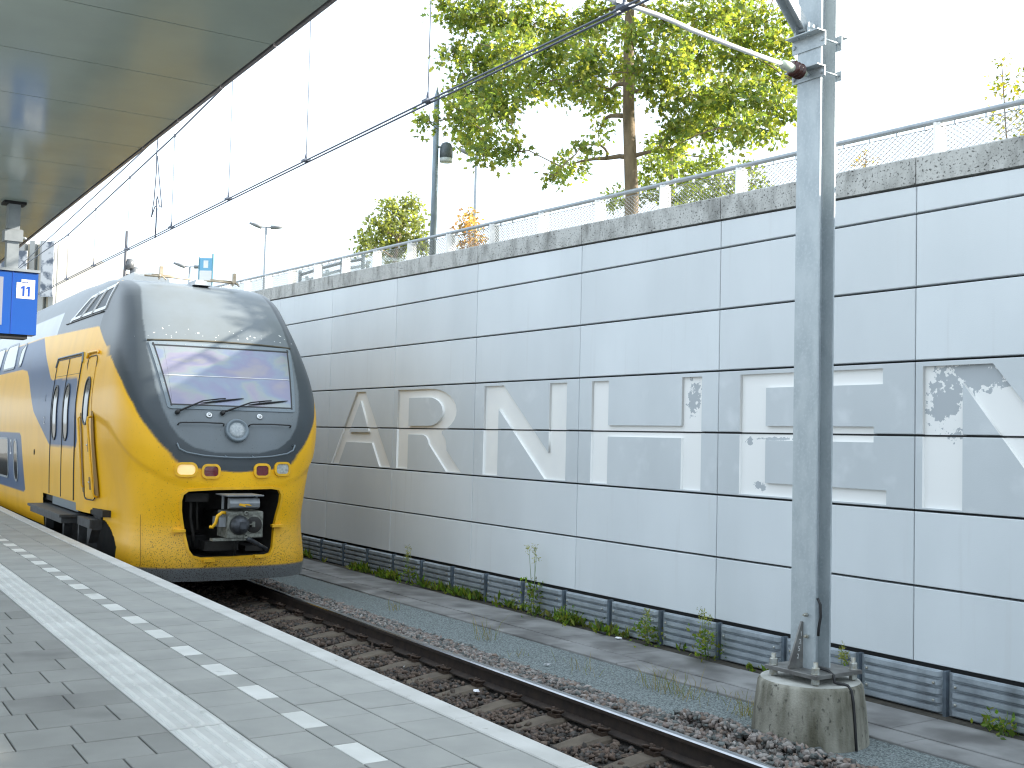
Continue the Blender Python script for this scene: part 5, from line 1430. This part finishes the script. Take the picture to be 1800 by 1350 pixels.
def leaves(clumps, per, size, pal, name, parent, simple=False, loc=(0, 0, 0), droop=.25, shell=.5):
    Vs, Ts, Cs, nb = [], [], [], 0
    base, tri = (SMALL, ST_) if simple else (LEAF, LT)
    for x, y, z, r in clumps:
        n = max(4, int(per * (r / .45) ** 2))
        # sprigs inside the clump, leaves round each sprig
        ns = max(2, n // 9)
        d = lr.normal(size=(ns, 3)); d /= np.linalg.norm(d, axis=1)[:, None]
        cen = d * (lr.random(ns) ** shell)[:, None] * np.array([1.0, 1.0, .78]) * r * 1.05
        tone = .65 + .7 * lr.random(ns)
        for s in range(ns):
            for _ in range(9):
                p = np.array([x, y, z]) + cen[s] + lr.normal(size=3) * size * .75
                out = cen[s] / (np.linalg.norm(cen[s]) + 1e-6) * .7 + lr.normal(size=3) * .8; out[2] -= droop
                t = out / np.linalg.norm(out); b_ = np.cross(t, lr.normal(size=3)); b_ /= np.linalg.norm(b_); c_ = np.cross(t, b_)
                sz = size * (.7 + .6 * lr.random())
                V = p + (base[:, 0:1] * b_ + base[:, 1:2] * t + base[:, 2:3] * c_) * sz
                Vs.append(V - np.array(loc)); Ts.append(tri + nb); nb += len(base)
                Cs.append(np.tile(np.array(pal[lr.integers(0, len(pal))]) * tone[s] * (.85 + .3 * lr.random()), (len(base), 1)))
    return link(name, npmesh(name, np.concatenate(Vs), tris=np.concatenate(Ts), mat=leaf_mat, col=np.concatenate(Cs)), parent)
def limbs(root, trunk, clumps, name, rt, parent, twig=.012, extra=0, kn=1.0):
    """trunk polyline with radii, and a limb growing to every clump from the nearest limb already there"""
    mb = MB(); L = np.array(root)
    T = [np.array(p) for p in trunk]
    P = []
    for i in range(len(T) - 1):
        for k in range(6): P.append(T[i] + (T[i + 1] - T[i]) * k / 6)
    P.append(T[-1])
    n = len(P)
    mb.tube([p - L for p in P], [rt * (1 - .72 * i / n) for i in range(n)], 10)
    nodes = [(p, rt * (1 - .72 * i / n)) for i, p in enumerate(P)]
    axis_xy = np.array(T[0][:2])
    for c in sorted(clumps, key=lambda q: np.hypot(q[0] - axis_xy[0], q[1] - axis_xy[1])):
        p = np.array(c[:3])
        best = min(nodes, key=lambda q: np.linalg.norm((p - q[0]) * np.array([1, 1, 1.0])) + (0.9 if q[0][2] > p[2] + .25 else 0) + (.0 if q[1] > .02 else .25))
        a, ra = best; d = p - a; L_ = np.linalg.norm(d)
        if L_ < 1e-3: continue
        r0 = min(ra * .6, .016 + .022 * L_) * kn
        pts = []
        side = np.cross(d, (0, 0, 1)); side = side / (np.linalg.norm(side) + 1e-6) * lr.normal() * .08 * L_
        for t in np.linspace(0, 1, 6):
            q = a + d * t + side * math.sin(math.pi * t) + np.array([0, 0, .06 * L_ * math.sin(math.pi * t)]) + lr.normal(size=3) * .012 * L_ * (0 < t < 1)
            pts.append(q)
        rad = [r0 + (twig - r0) * t for t in np.linspace(0, 1, 6)]
        mb.tube([q - L for q in pts], rad, 6)
        nodes += [(q, rr) for q, rr in zip(pts[1:], rad[1:])]
        for _ in range(extra):
            e = p + lr.normal(size=3) * c[3] * .6
            mb.tube([p - L, (p + e) / 2 + lr.normal(size=3) * .03 - L, e - L], [twig * .8, twig * .5, twig * .25], 4)
    return mb.build(name, bark, parent)
UG = 4.62
def tree(name, loc, trunk, clumps, rt, per, size, pal, label, cat='tree', extra=3, simple=False, kn=1.0, twig=.012, shell=.5):
    t = empty(name, loc, label=label, cat=cat)
    limbs(loc, trunk, clumps, 'trunk', rt, t, extra=extra, kn=kn, twig=twig)
    leaves(clumps, per, size, pal, 'crown', t, simple, loc, shell=shell)
    return t
PG = [(.17, .225, .07), (.20, .255, .075), (.135, .195, .07), (.24, .27, .08), (.115, .175, .075), (.28, .29, .09)]
tree('oak_tree', (-14.62, 12.06, UG), [(-14.62, 12.06, UG), (-14.60, 12.05, 6.2), (-14.66, 12.0, 7.6), (-14.58, 11.9, 8.7), (-14.5, 11.85, 9.7), (-14.6, 11.8, 10.8), (-14.5, 11.8, 11.8)], OAK, .135, 560, .105, PG, 'large oak with a straight bare lower trunk and airy green crown above the wall', extra=4, kn=1.25)
tree('small_oak_tree', (-18.6, 16.4, UG), [(-18.6, 16.4, UG), (-18.55, 16.4, 6.5), (-18.6, 16.45, 8.4)], BACK, .09, 420, .105, [(.15, .20, .06), (.19, .23, .065), (.13, .17, .06)], 'lower green tree seen through the railing net behind the oak trunk')
tree('green_tree', (-26.6, 13.9, UG), [(-26.6, 13.9, UG), (-26.6, 13.9, 6.8), (-26.55, 14.1, 8.2)], GREEN, .08, 420, .12, [(.17, .20, .085), (.21, .235, .10), (.14, .17, .075)], 'light green young tree beyond the railing beside the tall lamp post')
tree('autumn_tree', (-22.0, 13.4, UG), [(-22.0, 13.4, UG), (-22.0, 13.4, 6.3), (-22.2, 13.5, 7.3)], ORANGE, .04, 300, .085, [(.36, .21, .11), (.40, .25, .13), (.27, .22, .09), (.34, .18, .10)], 'small orange autumn tree standing beyond the railing')
tree('sapling', (-7.55, 11.75, UG), [(-7.55, 11.75, UG), (-7.52, 11.7, 5.6), (-7.46, 11.5, 6.5)], SAP, .014, 900, .06, [(.16, .16, .02), (.10, .13, .025), (.20, .18, .03)], 'thin yellow green sapling growing beyond the railing near the top corner', extra=1, simple=True, twig=.003)
tree('budding_bush', (-13.03, 16.05, UG), [(-13.03, 16.05, UG), (-13.0, 16.0, 6.4), (-13.03, 16.05, 7.2)], ST, .02, 420, .06, [(.30, .20, .07), (.28, .16, .08), (.24, .20, .08)], 'small pale russet bush top seen over the wall beside the mast', cat='bush', extra=2, simple=True, twig=.004)
tree('hedge_shrub', (-34.5, 13.2, UG), [(-34.5, 13.2, UG), (-34.5, 13.2, 5.6)], [(-34.6, 13.0, 5.75, .35), (-34.3, 13.4, 6.1, .22), (-34.9, 12.8, 5.6, .3), (-33.9, 13.6, 6.3, .14)], .03, 300, .09, [(.09, .13, .04), (.07, .11, .03)], 'low green shrub behind the railing above the train nose', cat='shrub', simple=True)

# ---- tall lamp post with side lantern
t = empty('lamp_post', (-17.29, 9.77, UG), label='tall grey lamp post with slanted top and round side lantern beyond the railing', cat='lamp post')
mb = MB(); mb.tube([(0, 0, 0), (.03, -.01, 2.0), (.06, -.03, 3.45)], [.062, .056, .050], 16); mb.lathe([(.050, 0), (.048, .06), (.004, .24)], (.06, -.03, 3.448), (-.12, .08, 1), 16); mb.build('post', mat('post_grey', (.22, .27, .30), (.18, .22, .25), 6, rough=.4, metal=.5), t)
mb = MB(); mb.lathe([(.02, .20), (.085, .17), (.112, .10), (.118, .02), (.118, -.08), (.108, -.085)], (.10, .165, 2.52), (0, 0, 1), 22); lh = mb.build('lantern', mat('lantern_grey', (.10, .12, .13), rough=.3), t)
MB().lathe([(.110, -.02), (.112, .0), (.112, .05)], (.10, .165, 2.38), (0, 0, 1), 20).build('lantern_glass', mat('lantern_glass', (.50, .54, .52), rough=.2), lh)
MB().tube([(.05, 0, 2.62), (.08, .09, 2.62)], .02, 8).build('bracket', M['galv'], t)

# ---- twin-arm street lamps far behind
def street_lamp(loc, top, L, label, dirv):
    t = empty('street_lamp', (loc[0], loc[1], UG), label=label, cat='street lamp', group='twin arm street lamps beyond the wall')
    h = top - UG
    MB().tube([(0, 0, 0), (0, 0, h * .6), (0, 0, h)], [.10, .08, .05], 10).build('pole', M['alu'], t)
    d = Vector(dirv).normalized()
    for s, up in ((-1, .18), (1, .02)):
        mb = MB(); a = Vector((0, 0, h + .02)); b = a + d * s * L * .28; e = a + d * s * L + Vector((0, 0, up))
        mb.tube([a, b], .03, 6); mb.tube([b, (b + e) / 2, e], [.10, .09, .05], 8); mb.build('luminaire', mat('luminaire_grey', (.20, .21, .22), rough=.5), t)
    return t
street_lamp((-52.2, 20.2), 12.05, .80, 'thin twin armed street lamp standing alone between the train and the trees', (.50, .85, 0))
street_lamp((-33.75, 20.75), 12.1, .66, 'twin armed street lamp whose head shows among the oak leaves', (.55, .83, 0))
street_lamp((-59.2, 18.75), 10.75, .85, 'distant twin armed street lamp partly hidden behind the blue information board', (.50, .85, 0))

# ---- information board
t = empty('information_board', (-34.24, 11.35, UG), label='tall blue and white information board behind the train roof', cat='information board')
a, b = Vector((-.12, -.17, 0)), Vector((.12, .17, 0))
for q in (a, b): MB().tube([q, q + Vector((0, 0, 2.98 if q is b else 2.86))], .03, 8).build('board_post', mat('board_post_teal', (.08, .20, .26), rough=.5), t)
def slab_between(a, b, z0, z1, th, m, name, par):
    d = (b - a).normalized(); nn = Vector((d.y, -d.x, 0)) * th
    vs = [a - nn + Vector((0, 0, z0)), b - nn + Vector((0, 0, z0)), b + nn + Vector((0, 0, z0)), a + nn + Vector((0, 0, z0)), a - nn + Vector((0, 0, z1)), b - nn + Vector((0, 0, z1)), b + nn + Vector((0, 0, z1)), a + nn + Vector((0, 0, z1))]
    return MB().add(vs, [(0, 3, 2, 1), (4, 5, 6, 7), (0, 1, 5, 4), (1, 2, 6, 5), (2, 3, 7, 6), (3, 0, 4, 7)]).build(name, m, par)
slab_between(a, b, 2.45, 2.84, .02, mat('board_blue', (.16, .42, .62), rough=.4), 'board_header', t)
slab_between(a, b, 1.2, 2.44, .02, M['white'], 'board_sheet', t)
slab_between(a * .35, b * .35, 2.53, 2.76, .024, M['white'], 'bus_symbol', t)
slab_between(a * .6, b * .6, 1.75, 2.0, .024, mat('board_green', (.45, .62, .52), rough=.5), 'map_patch', t)

# ---- bus shelter behind the railing
t = empty('bus_shelter', (-23.6, 11.0, UG), label='grey framed glass bus shelter with a domed clear roof behind the railing', cat='bus shelter')
teal = mat('shelter_frame', (.13, .18, .21), rough=.4, metal=.3)
gl = bpy.data.materials.new('shelter_glass'); gl.use_nodes = True
_b = gl.node_tree.nodes['Principled BSDF']; _b.inputs['Base Color'].default_value = (.75, .85, .86, 1); _b.inputs['Roughness'].default_value = .05; _b.inputs['Alpha'].default_value = .28
dv = Vector((.55, .84, 0)).normalized(); nv = Vector((-dv.y, dv.x, 0))
S0 = Vector((-.75, -.72, 0))
hts = [1.15, 1.32, 1.46, 1.56]
for row in (0, 1):
    for k in range(4):
        q = S0 + dv * (k * .48) + nv * row * .9
        MB().box((q.x - .03, q.y - .03, 0), (q.x + .03, q.y + .03, hts[k] + .10)).build('shelter_post', teal, t)
    for k in range(3):
        q, r_ = S0 + dv * (k * .48) + nv * row * .9, S0 + dv * ((k + 1) * .48) + nv * row * .9
        mb = MB(); mb.tube([q + Vector((0, 0, hts[k])), r_ + Vector((0, 0, hts[k + 1]))], .035, 6); mb.build('shelter_beam', teal, t)
        slab_between(q, r_, .3, hts[k] - .06, .006, gl, 'shelter_pane', t)
mb = MB(); prof = []
nx, ny = 10, 8
vs, fs = [], []
for i in range(nx + 1):
    for j in range(ny + 1):
        s, q = i / nx * 2 - 1, j / ny * 2 - 1
        rr = max(0, 1 - s * s) * max(0, 1 - q * q * .8)
        p = S0 + dv * (1.95 + s * .62) + nv * (.45 + q * .6)
        vs.append((p.x, p.y, 1.42 + .26 * rr ** .6))
for i in range(nx):
    for j in range(ny):
        a_ = i * (ny + 1) + j; fs.append((a_, a_ + 1, a_ + ny + 2, a_ + ny + 1))
mb.add(vs, fs, 0, True); mb.build('domed_roof', gl, t)

# ---- floodlight post behind the train
t = empty('floodlight_mast', (-21.37, 5.56, 4.55), label='thin dark mast with two small round floodlights just behind the train roof', cat='floodlight')
MB().tube([(0, 0, -4.8), (0, 0, .4), (.02, 0, 1.25)], [.045, .03, .022], 8).build('pole', mat('mast_dark', (.10, .10, .11), rough=.5), t)
for k, (dy, dz) in enumerate(((.075, .66), (.16, .52))):
    mb = MB(); mb.tube([(0, 0, dz - .08), (0, dy, dz - .06)], .012, 6); mb.lathe([(.075, -.11), (.080, 0), (.070, .06), (.02, .085)], (0, dy + .01, dz), (-.3, .1, 1), 14); mb.build('floodlight_head', mat('floodlight_grey', (.16, .165, .17), rough=.35, metal=.4), t)

# ---- station hall far down the line
bl = empty('glazed_building', (-64, 12, 0), label='pale glazed building with dark window bays and white fins at the end of the platform', cat='building')
def bx(p0, p1, z0, z1, dep, m, name, par):
    a, b = Vector((*p0, 0)), Vector((*p1, 0)); d = (b - a).normalized(); nn = Vector((-d.y, d.x, 0))
    if nn.x > 0: nn = -nn
    o_ = Vector(par.location)
    vs = []
    for z in (z0, z1):
        vs += [a - o_ + Vector((0, 0, z)), b - o_ + Vector((0, 0, z)), b + nn * dep - o_ + Vector((0, 0, z)), a + nn * dep - o_ + Vector((0, 0, z))]
    return MB().add(vs, [(0, 3, 2, 1), (4, 5, 6, 7), (0, 1, 5, 4), (1, 2, 6, 5), (2, 3, 7, 6), (3, 0, 4, 7)]).build(name, m, par)
A0, A1 = np.array([-65.2, 9.6]), np.array([-63.1, 12.75])
wm = mat('pale_render', (.40, .40, .385), rough=.7); gm = mat('window_bay', (.20, .23, .23), rough=.15, spec=.7); bm_ = mat('beige_panel', (.42, .37, .28), rough=.6)
bx(A0, A1, 0, 11.7, 6, gm, 'glass_front', bl)
nf = 7
for k in range(nf + 1):
    c = A0 + (A1 - A0) * (k / nf); w_ = (A1 - A0) / np.linalg.norm(A1 - A0) * .13
    o_ = np.array([.25, -.15])
    bx(c - w_ + o_, c + w_ + o_, 0, 11.9, .45, wm, 'white_fin', bl)
    if k < nf:
        c2 = A0 + (A1 - A0) * ((k + .62) / nf); bx(c2 - w_ * .7 + o_ * .4, c2 + w_ * .7 + o_ * .4, 0, 11.75, .3, bm_, 'beige_mullion', bl)
for k, (s, z0, z1) in enumerate(((.42, 9.3, 10.9), (.60, 9.7, 11.3), (.97, 8.9, 11.8))):
    c = A0 + (A1 - A0) * s; w_ = (A1 - A0) / np.linalg.norm(A1 - A0) * .32; o_ = np.array([.6, -.35])
    bx(c - w_ + o_, c + w_ + o_, z0, z1, .05, mat('banner', (.60, .60, .62), (.12, .14, .18), 2.2, lo=.48, hi=.6, rough=.7), 'banner', bl)
rb = empty('ribbed_building', (-66, 15, 0), label='long white ribbed facade sloping away behind the train roof', cat='building')
B0_, B1_ = np.array([-63.0, 12.95]), np.array([-72.0, 19.6])
bx(B0_, B1_, 0, 11.75, 8, mat('ribbed_wall', (.23, .225, .205), rough=.7), 'wall', rb)
nb_ = 26
for k in range(nb_):
    c = B0_ + (B1_ - B0_) * ((k + .5) / nb_); w_ = (B1_ - B0_) / np.linalg.norm(B1_ - B0_) * .10; o_ = np.array([.12, -.10])
    bx(c - w_ + o_, c + w_ + o_, 0, 11.75, .2, wm, 'facade_rib', rb)

# ================================================================== weeds and litter
wd = np.random.default_rng(21)
PW = [(.10, .19, .03), (.14, .22, .035), (.08, .14, .03), (.20, .24, .05), (.16, .17, .05)]
def weed(x, y, h, bush, label, cat='weed', tall=True):
    t = empty('weed_plant', (x, y, GZ + .01), label=label, cat=cat, group='weeds along the foot of the wall')
    mb = MB()
    tips = []
    for k in range(3 if tall else 2):
        tip = np.array([wd.normal() * .05, -.02 + wd.normal() * .03, h * (.75 + .25 * wd.random())]); mid = tip * .5 + np.array([wd.normal() * .02, wd.normal() * .015, 0])
        mb.tube([(wd.normal() * .02, wd.normal() * .02, 0), mid, tip], [.005, .004, .002], 5); tips.append((mid, tip))
    mb.build('stem', mat('stem_green', (.12, .18, .05), rough=.7) if 'stem_green' not in bpy.data.materials else bpy.data.materials['stem_green'], t)
    cl = [(0, -.02, bush * .55, bush)] + [(m[0], m[1], m[2] * .8, bush * .55) for m, _ in tips]
    tag(leaves(cl, 520, .055, PW, 'leaf_cluster', t, True, droop=-.1), kind='stuff')
    if tall:
        leaves([(tp[0], tp[1], tp[2] - .03 * q, .035) for _, tp in tips for q in range(3)], 700, .022, [(.22, .26, .07), (.30, .30, .10), (.20, .22, .08)], 'flower_head', t, True)['kind'] = 'stuff'
    return t
weed(-12.35, 8.62, .98, .20, 'tallest weed with feathery seed heads standing against the wall panels under the letter H')
weed(-15.75, 8.63, .62, .15, 'upright bright green weed against the corrugated strip under the letter R')
weed(-10.0, 8.62, .42, .22, 'bushy yellow green weed at a corrugated strip post left of the mast')
weed(-9.05, 8.62, .62, .19, 'slim weed with small flowers just left of the mast footing')
weed(-7.25, 8.66, .42, .07, 'thin weed climbing the strip right behind the mast footing')
weed(-5.55, 8.62, .22, .14, 'small dark green weed clump on the walkway right of the mast', tall=False)
weed(-11.5, 8.64, .25, .19, 'low wide dark green weed clump beside the tallest weed', tall=False)
weed(-5.0, 8.66, .40, .09, 'grassy weed at the very right end of the corrugated strip')
Vs, Ts, Cs, nb = [], [], [], 0
for _ in range(1300):
    x = -26 + 22.5 * wd.random()
    dens = max(0, math.sin(x * 2.1) * .5 + math.sin(x * 5.3 + 1) * .4 + .15 + (.35 if -17 < x < -10.5 else 0)) * (1 if x < -9.5 else .35)
    if wd.random() > dens: continue
    y = 8.70 + wd.normal() * .05; hh = (.04 + .10 * wd.random()) * (1.2 if x < -9 else .8)
    k = wd.integers(3, 8)
    for _2 in range(k):
        b = np.array([x + wd.normal() * .03, y + wd.normal() * .02, GZ + .005]); t_ = np.array([wd.normal() * .4, wd.normal() * .4, 1.0]); t_ /= np.linalg.norm(t_)
        s_ = np.cross(t_, wd.normal(size=3)); s_ /= np.linalg.norm(s_); L_ = hh * (.6 + .6 * wd.random()); w_ = .012 + .014 * wd.random()
        b = b + t_ * wd.random() * L_ * .4
        Vs.append(np.array([b, b + t_ * L_ * .5 + s_ * w_, b + t_ * L_, b + t_ * L_ * .5 - s_ * w_])); Ts.append(np.array([(0, 1, 2), (0, 2, 3)]) + nb); nb += 4
        Cs.append(np.tile(np.array(PW[wd.integers(0, len(PW))]) * (.5 + .7 * wd.random()), (4, 1)))
link('weeds', npmesh('weeds', np.concatenate(Vs), tris=np.concatenate(Ts), mat=leaf_mat, col=np.concatenate(Cs)), kind='stuff', label='low green weeds growing along the foot of the corrugated strip')
# thin dry grass on the gravel
Vs, Ts, Cs, nb = [], [], [], 0
for cx, cy, n_, hh, sp_ in ((-8.15, 7.25, 90, .28, .28), (-7.05, 7.28, 70, .20, .10), (-11.2, 7.2, 26, .40, .06), (-13.6, 7.25, 16, .25, .06), (-9.3, 7.1, 20, .22, .2), (-7.6, 7.55, 20, .15, .2), (-10.2, 7.0, 12, .1, .05)):
    for _ in range(n_):
        b = np.array([cx + wd.normal() * sp_, cy + wd.normal() * .08, GZ - .01]); t_ = np.array([wd.normal() * .35, wd.normal() * .35, 1.0]); t_ /= np.linalg.norm(t_); L_ = hh * (.4 + .7 * wd.random())
        s_ = np.cross(t_, wd.normal(size=3)); s_ /= np.linalg.norm(s_); m_ = b + t_ * L_ * .55; e_ = m_ + (t_ + np.array([wd.normal() * .4, wd.normal() * .4, -.1])) * L_ * .45
        w_ = .0022
        Vs.append(np.array([b - s_ * w_, b + s_ * w_, m_ + s_ * w_, m_ - s_ * w_, e_])); Ts.append(np.array([(0, 1, 2), (0, 2, 3), (3, 2, 4)]) + nb); nb += 5
        Cs.append(np.tile(np.array([(.20, .17, .08), (.14, .16, .05), (.24, .19, .10)][wd.integers(0, 3)]) * (.7 + .5 * wd.random()), (5, 1)))
link('dry_grass', npmesh('dry_grass', np.concatenate(Vs), tris=np.concatenate(Ts), mat=leaf_mat, col=np.concatenate(Cs)), kind='stuff', label='wisps of dry grass on the gravel in front of the walkway')
# scraps of litter and a dead leaf
def scrap(x, y, z, s, m, nm, label, cat):
    r2 = random.Random(int(abs(x) * 1000)); vs = [(r2.uniform(-s, s), r2.uniform(-s, s), r2.uniform(0, s * .7)) for _ in range(9)]
    bm = bmesh.new()
    for q in vs: bm.verts.new(q)
    bmesh.ops.convex_hull(bm, input=bm.verts)
    for vv in [w for w in bm.verts if not w.link_faces]: bm.verts.remove(vv)
    me = bpy.data.meshes.new(nm); bm.to_mesh(me); bm.free(); me.materials.append(m)
    tag(link(nm, me, None, (x, y, z)), label, cat)
pap = mat('paper_scrap', (.75, .75, .78), rough=.7)
scrap(-8.72, 5.50, -.15, .045, pap, 'paper_scrap', 'torn white paper scrap lying in the dark ballast by the rail', 'litter')
scrap(-10.06, 5.48, -.16, .022, pap, 'paper_scrap', 'tiny white paper scrap on a rail clip near the platform', 'litter')
scrap(-9.65, 6.95, GZ, .035, pap, 'white_pebble', 'single white pebble on the grey gravel strip', 'pebble')
scrap(-10.45, 8.55, GZ + .012, .04, pap, 'crumpled_paper', 'crumpled white paper at the foot of the corrugated strip', 'litter')
scrap(-10.75, 8.56, GZ + .012, .07, M['dark'], 'drain_cap', 'flat dark round cap lying beside the crumpled paper on the walkway', 'cap')
scrap(-5.05, 8.25, GZ + .014, .05, mat('dead_leaf', (.22, .11, .05), rough=.8), 'dead_leaf', 'curled brown dead leaf on the walkway right of the mast', 'leaf')
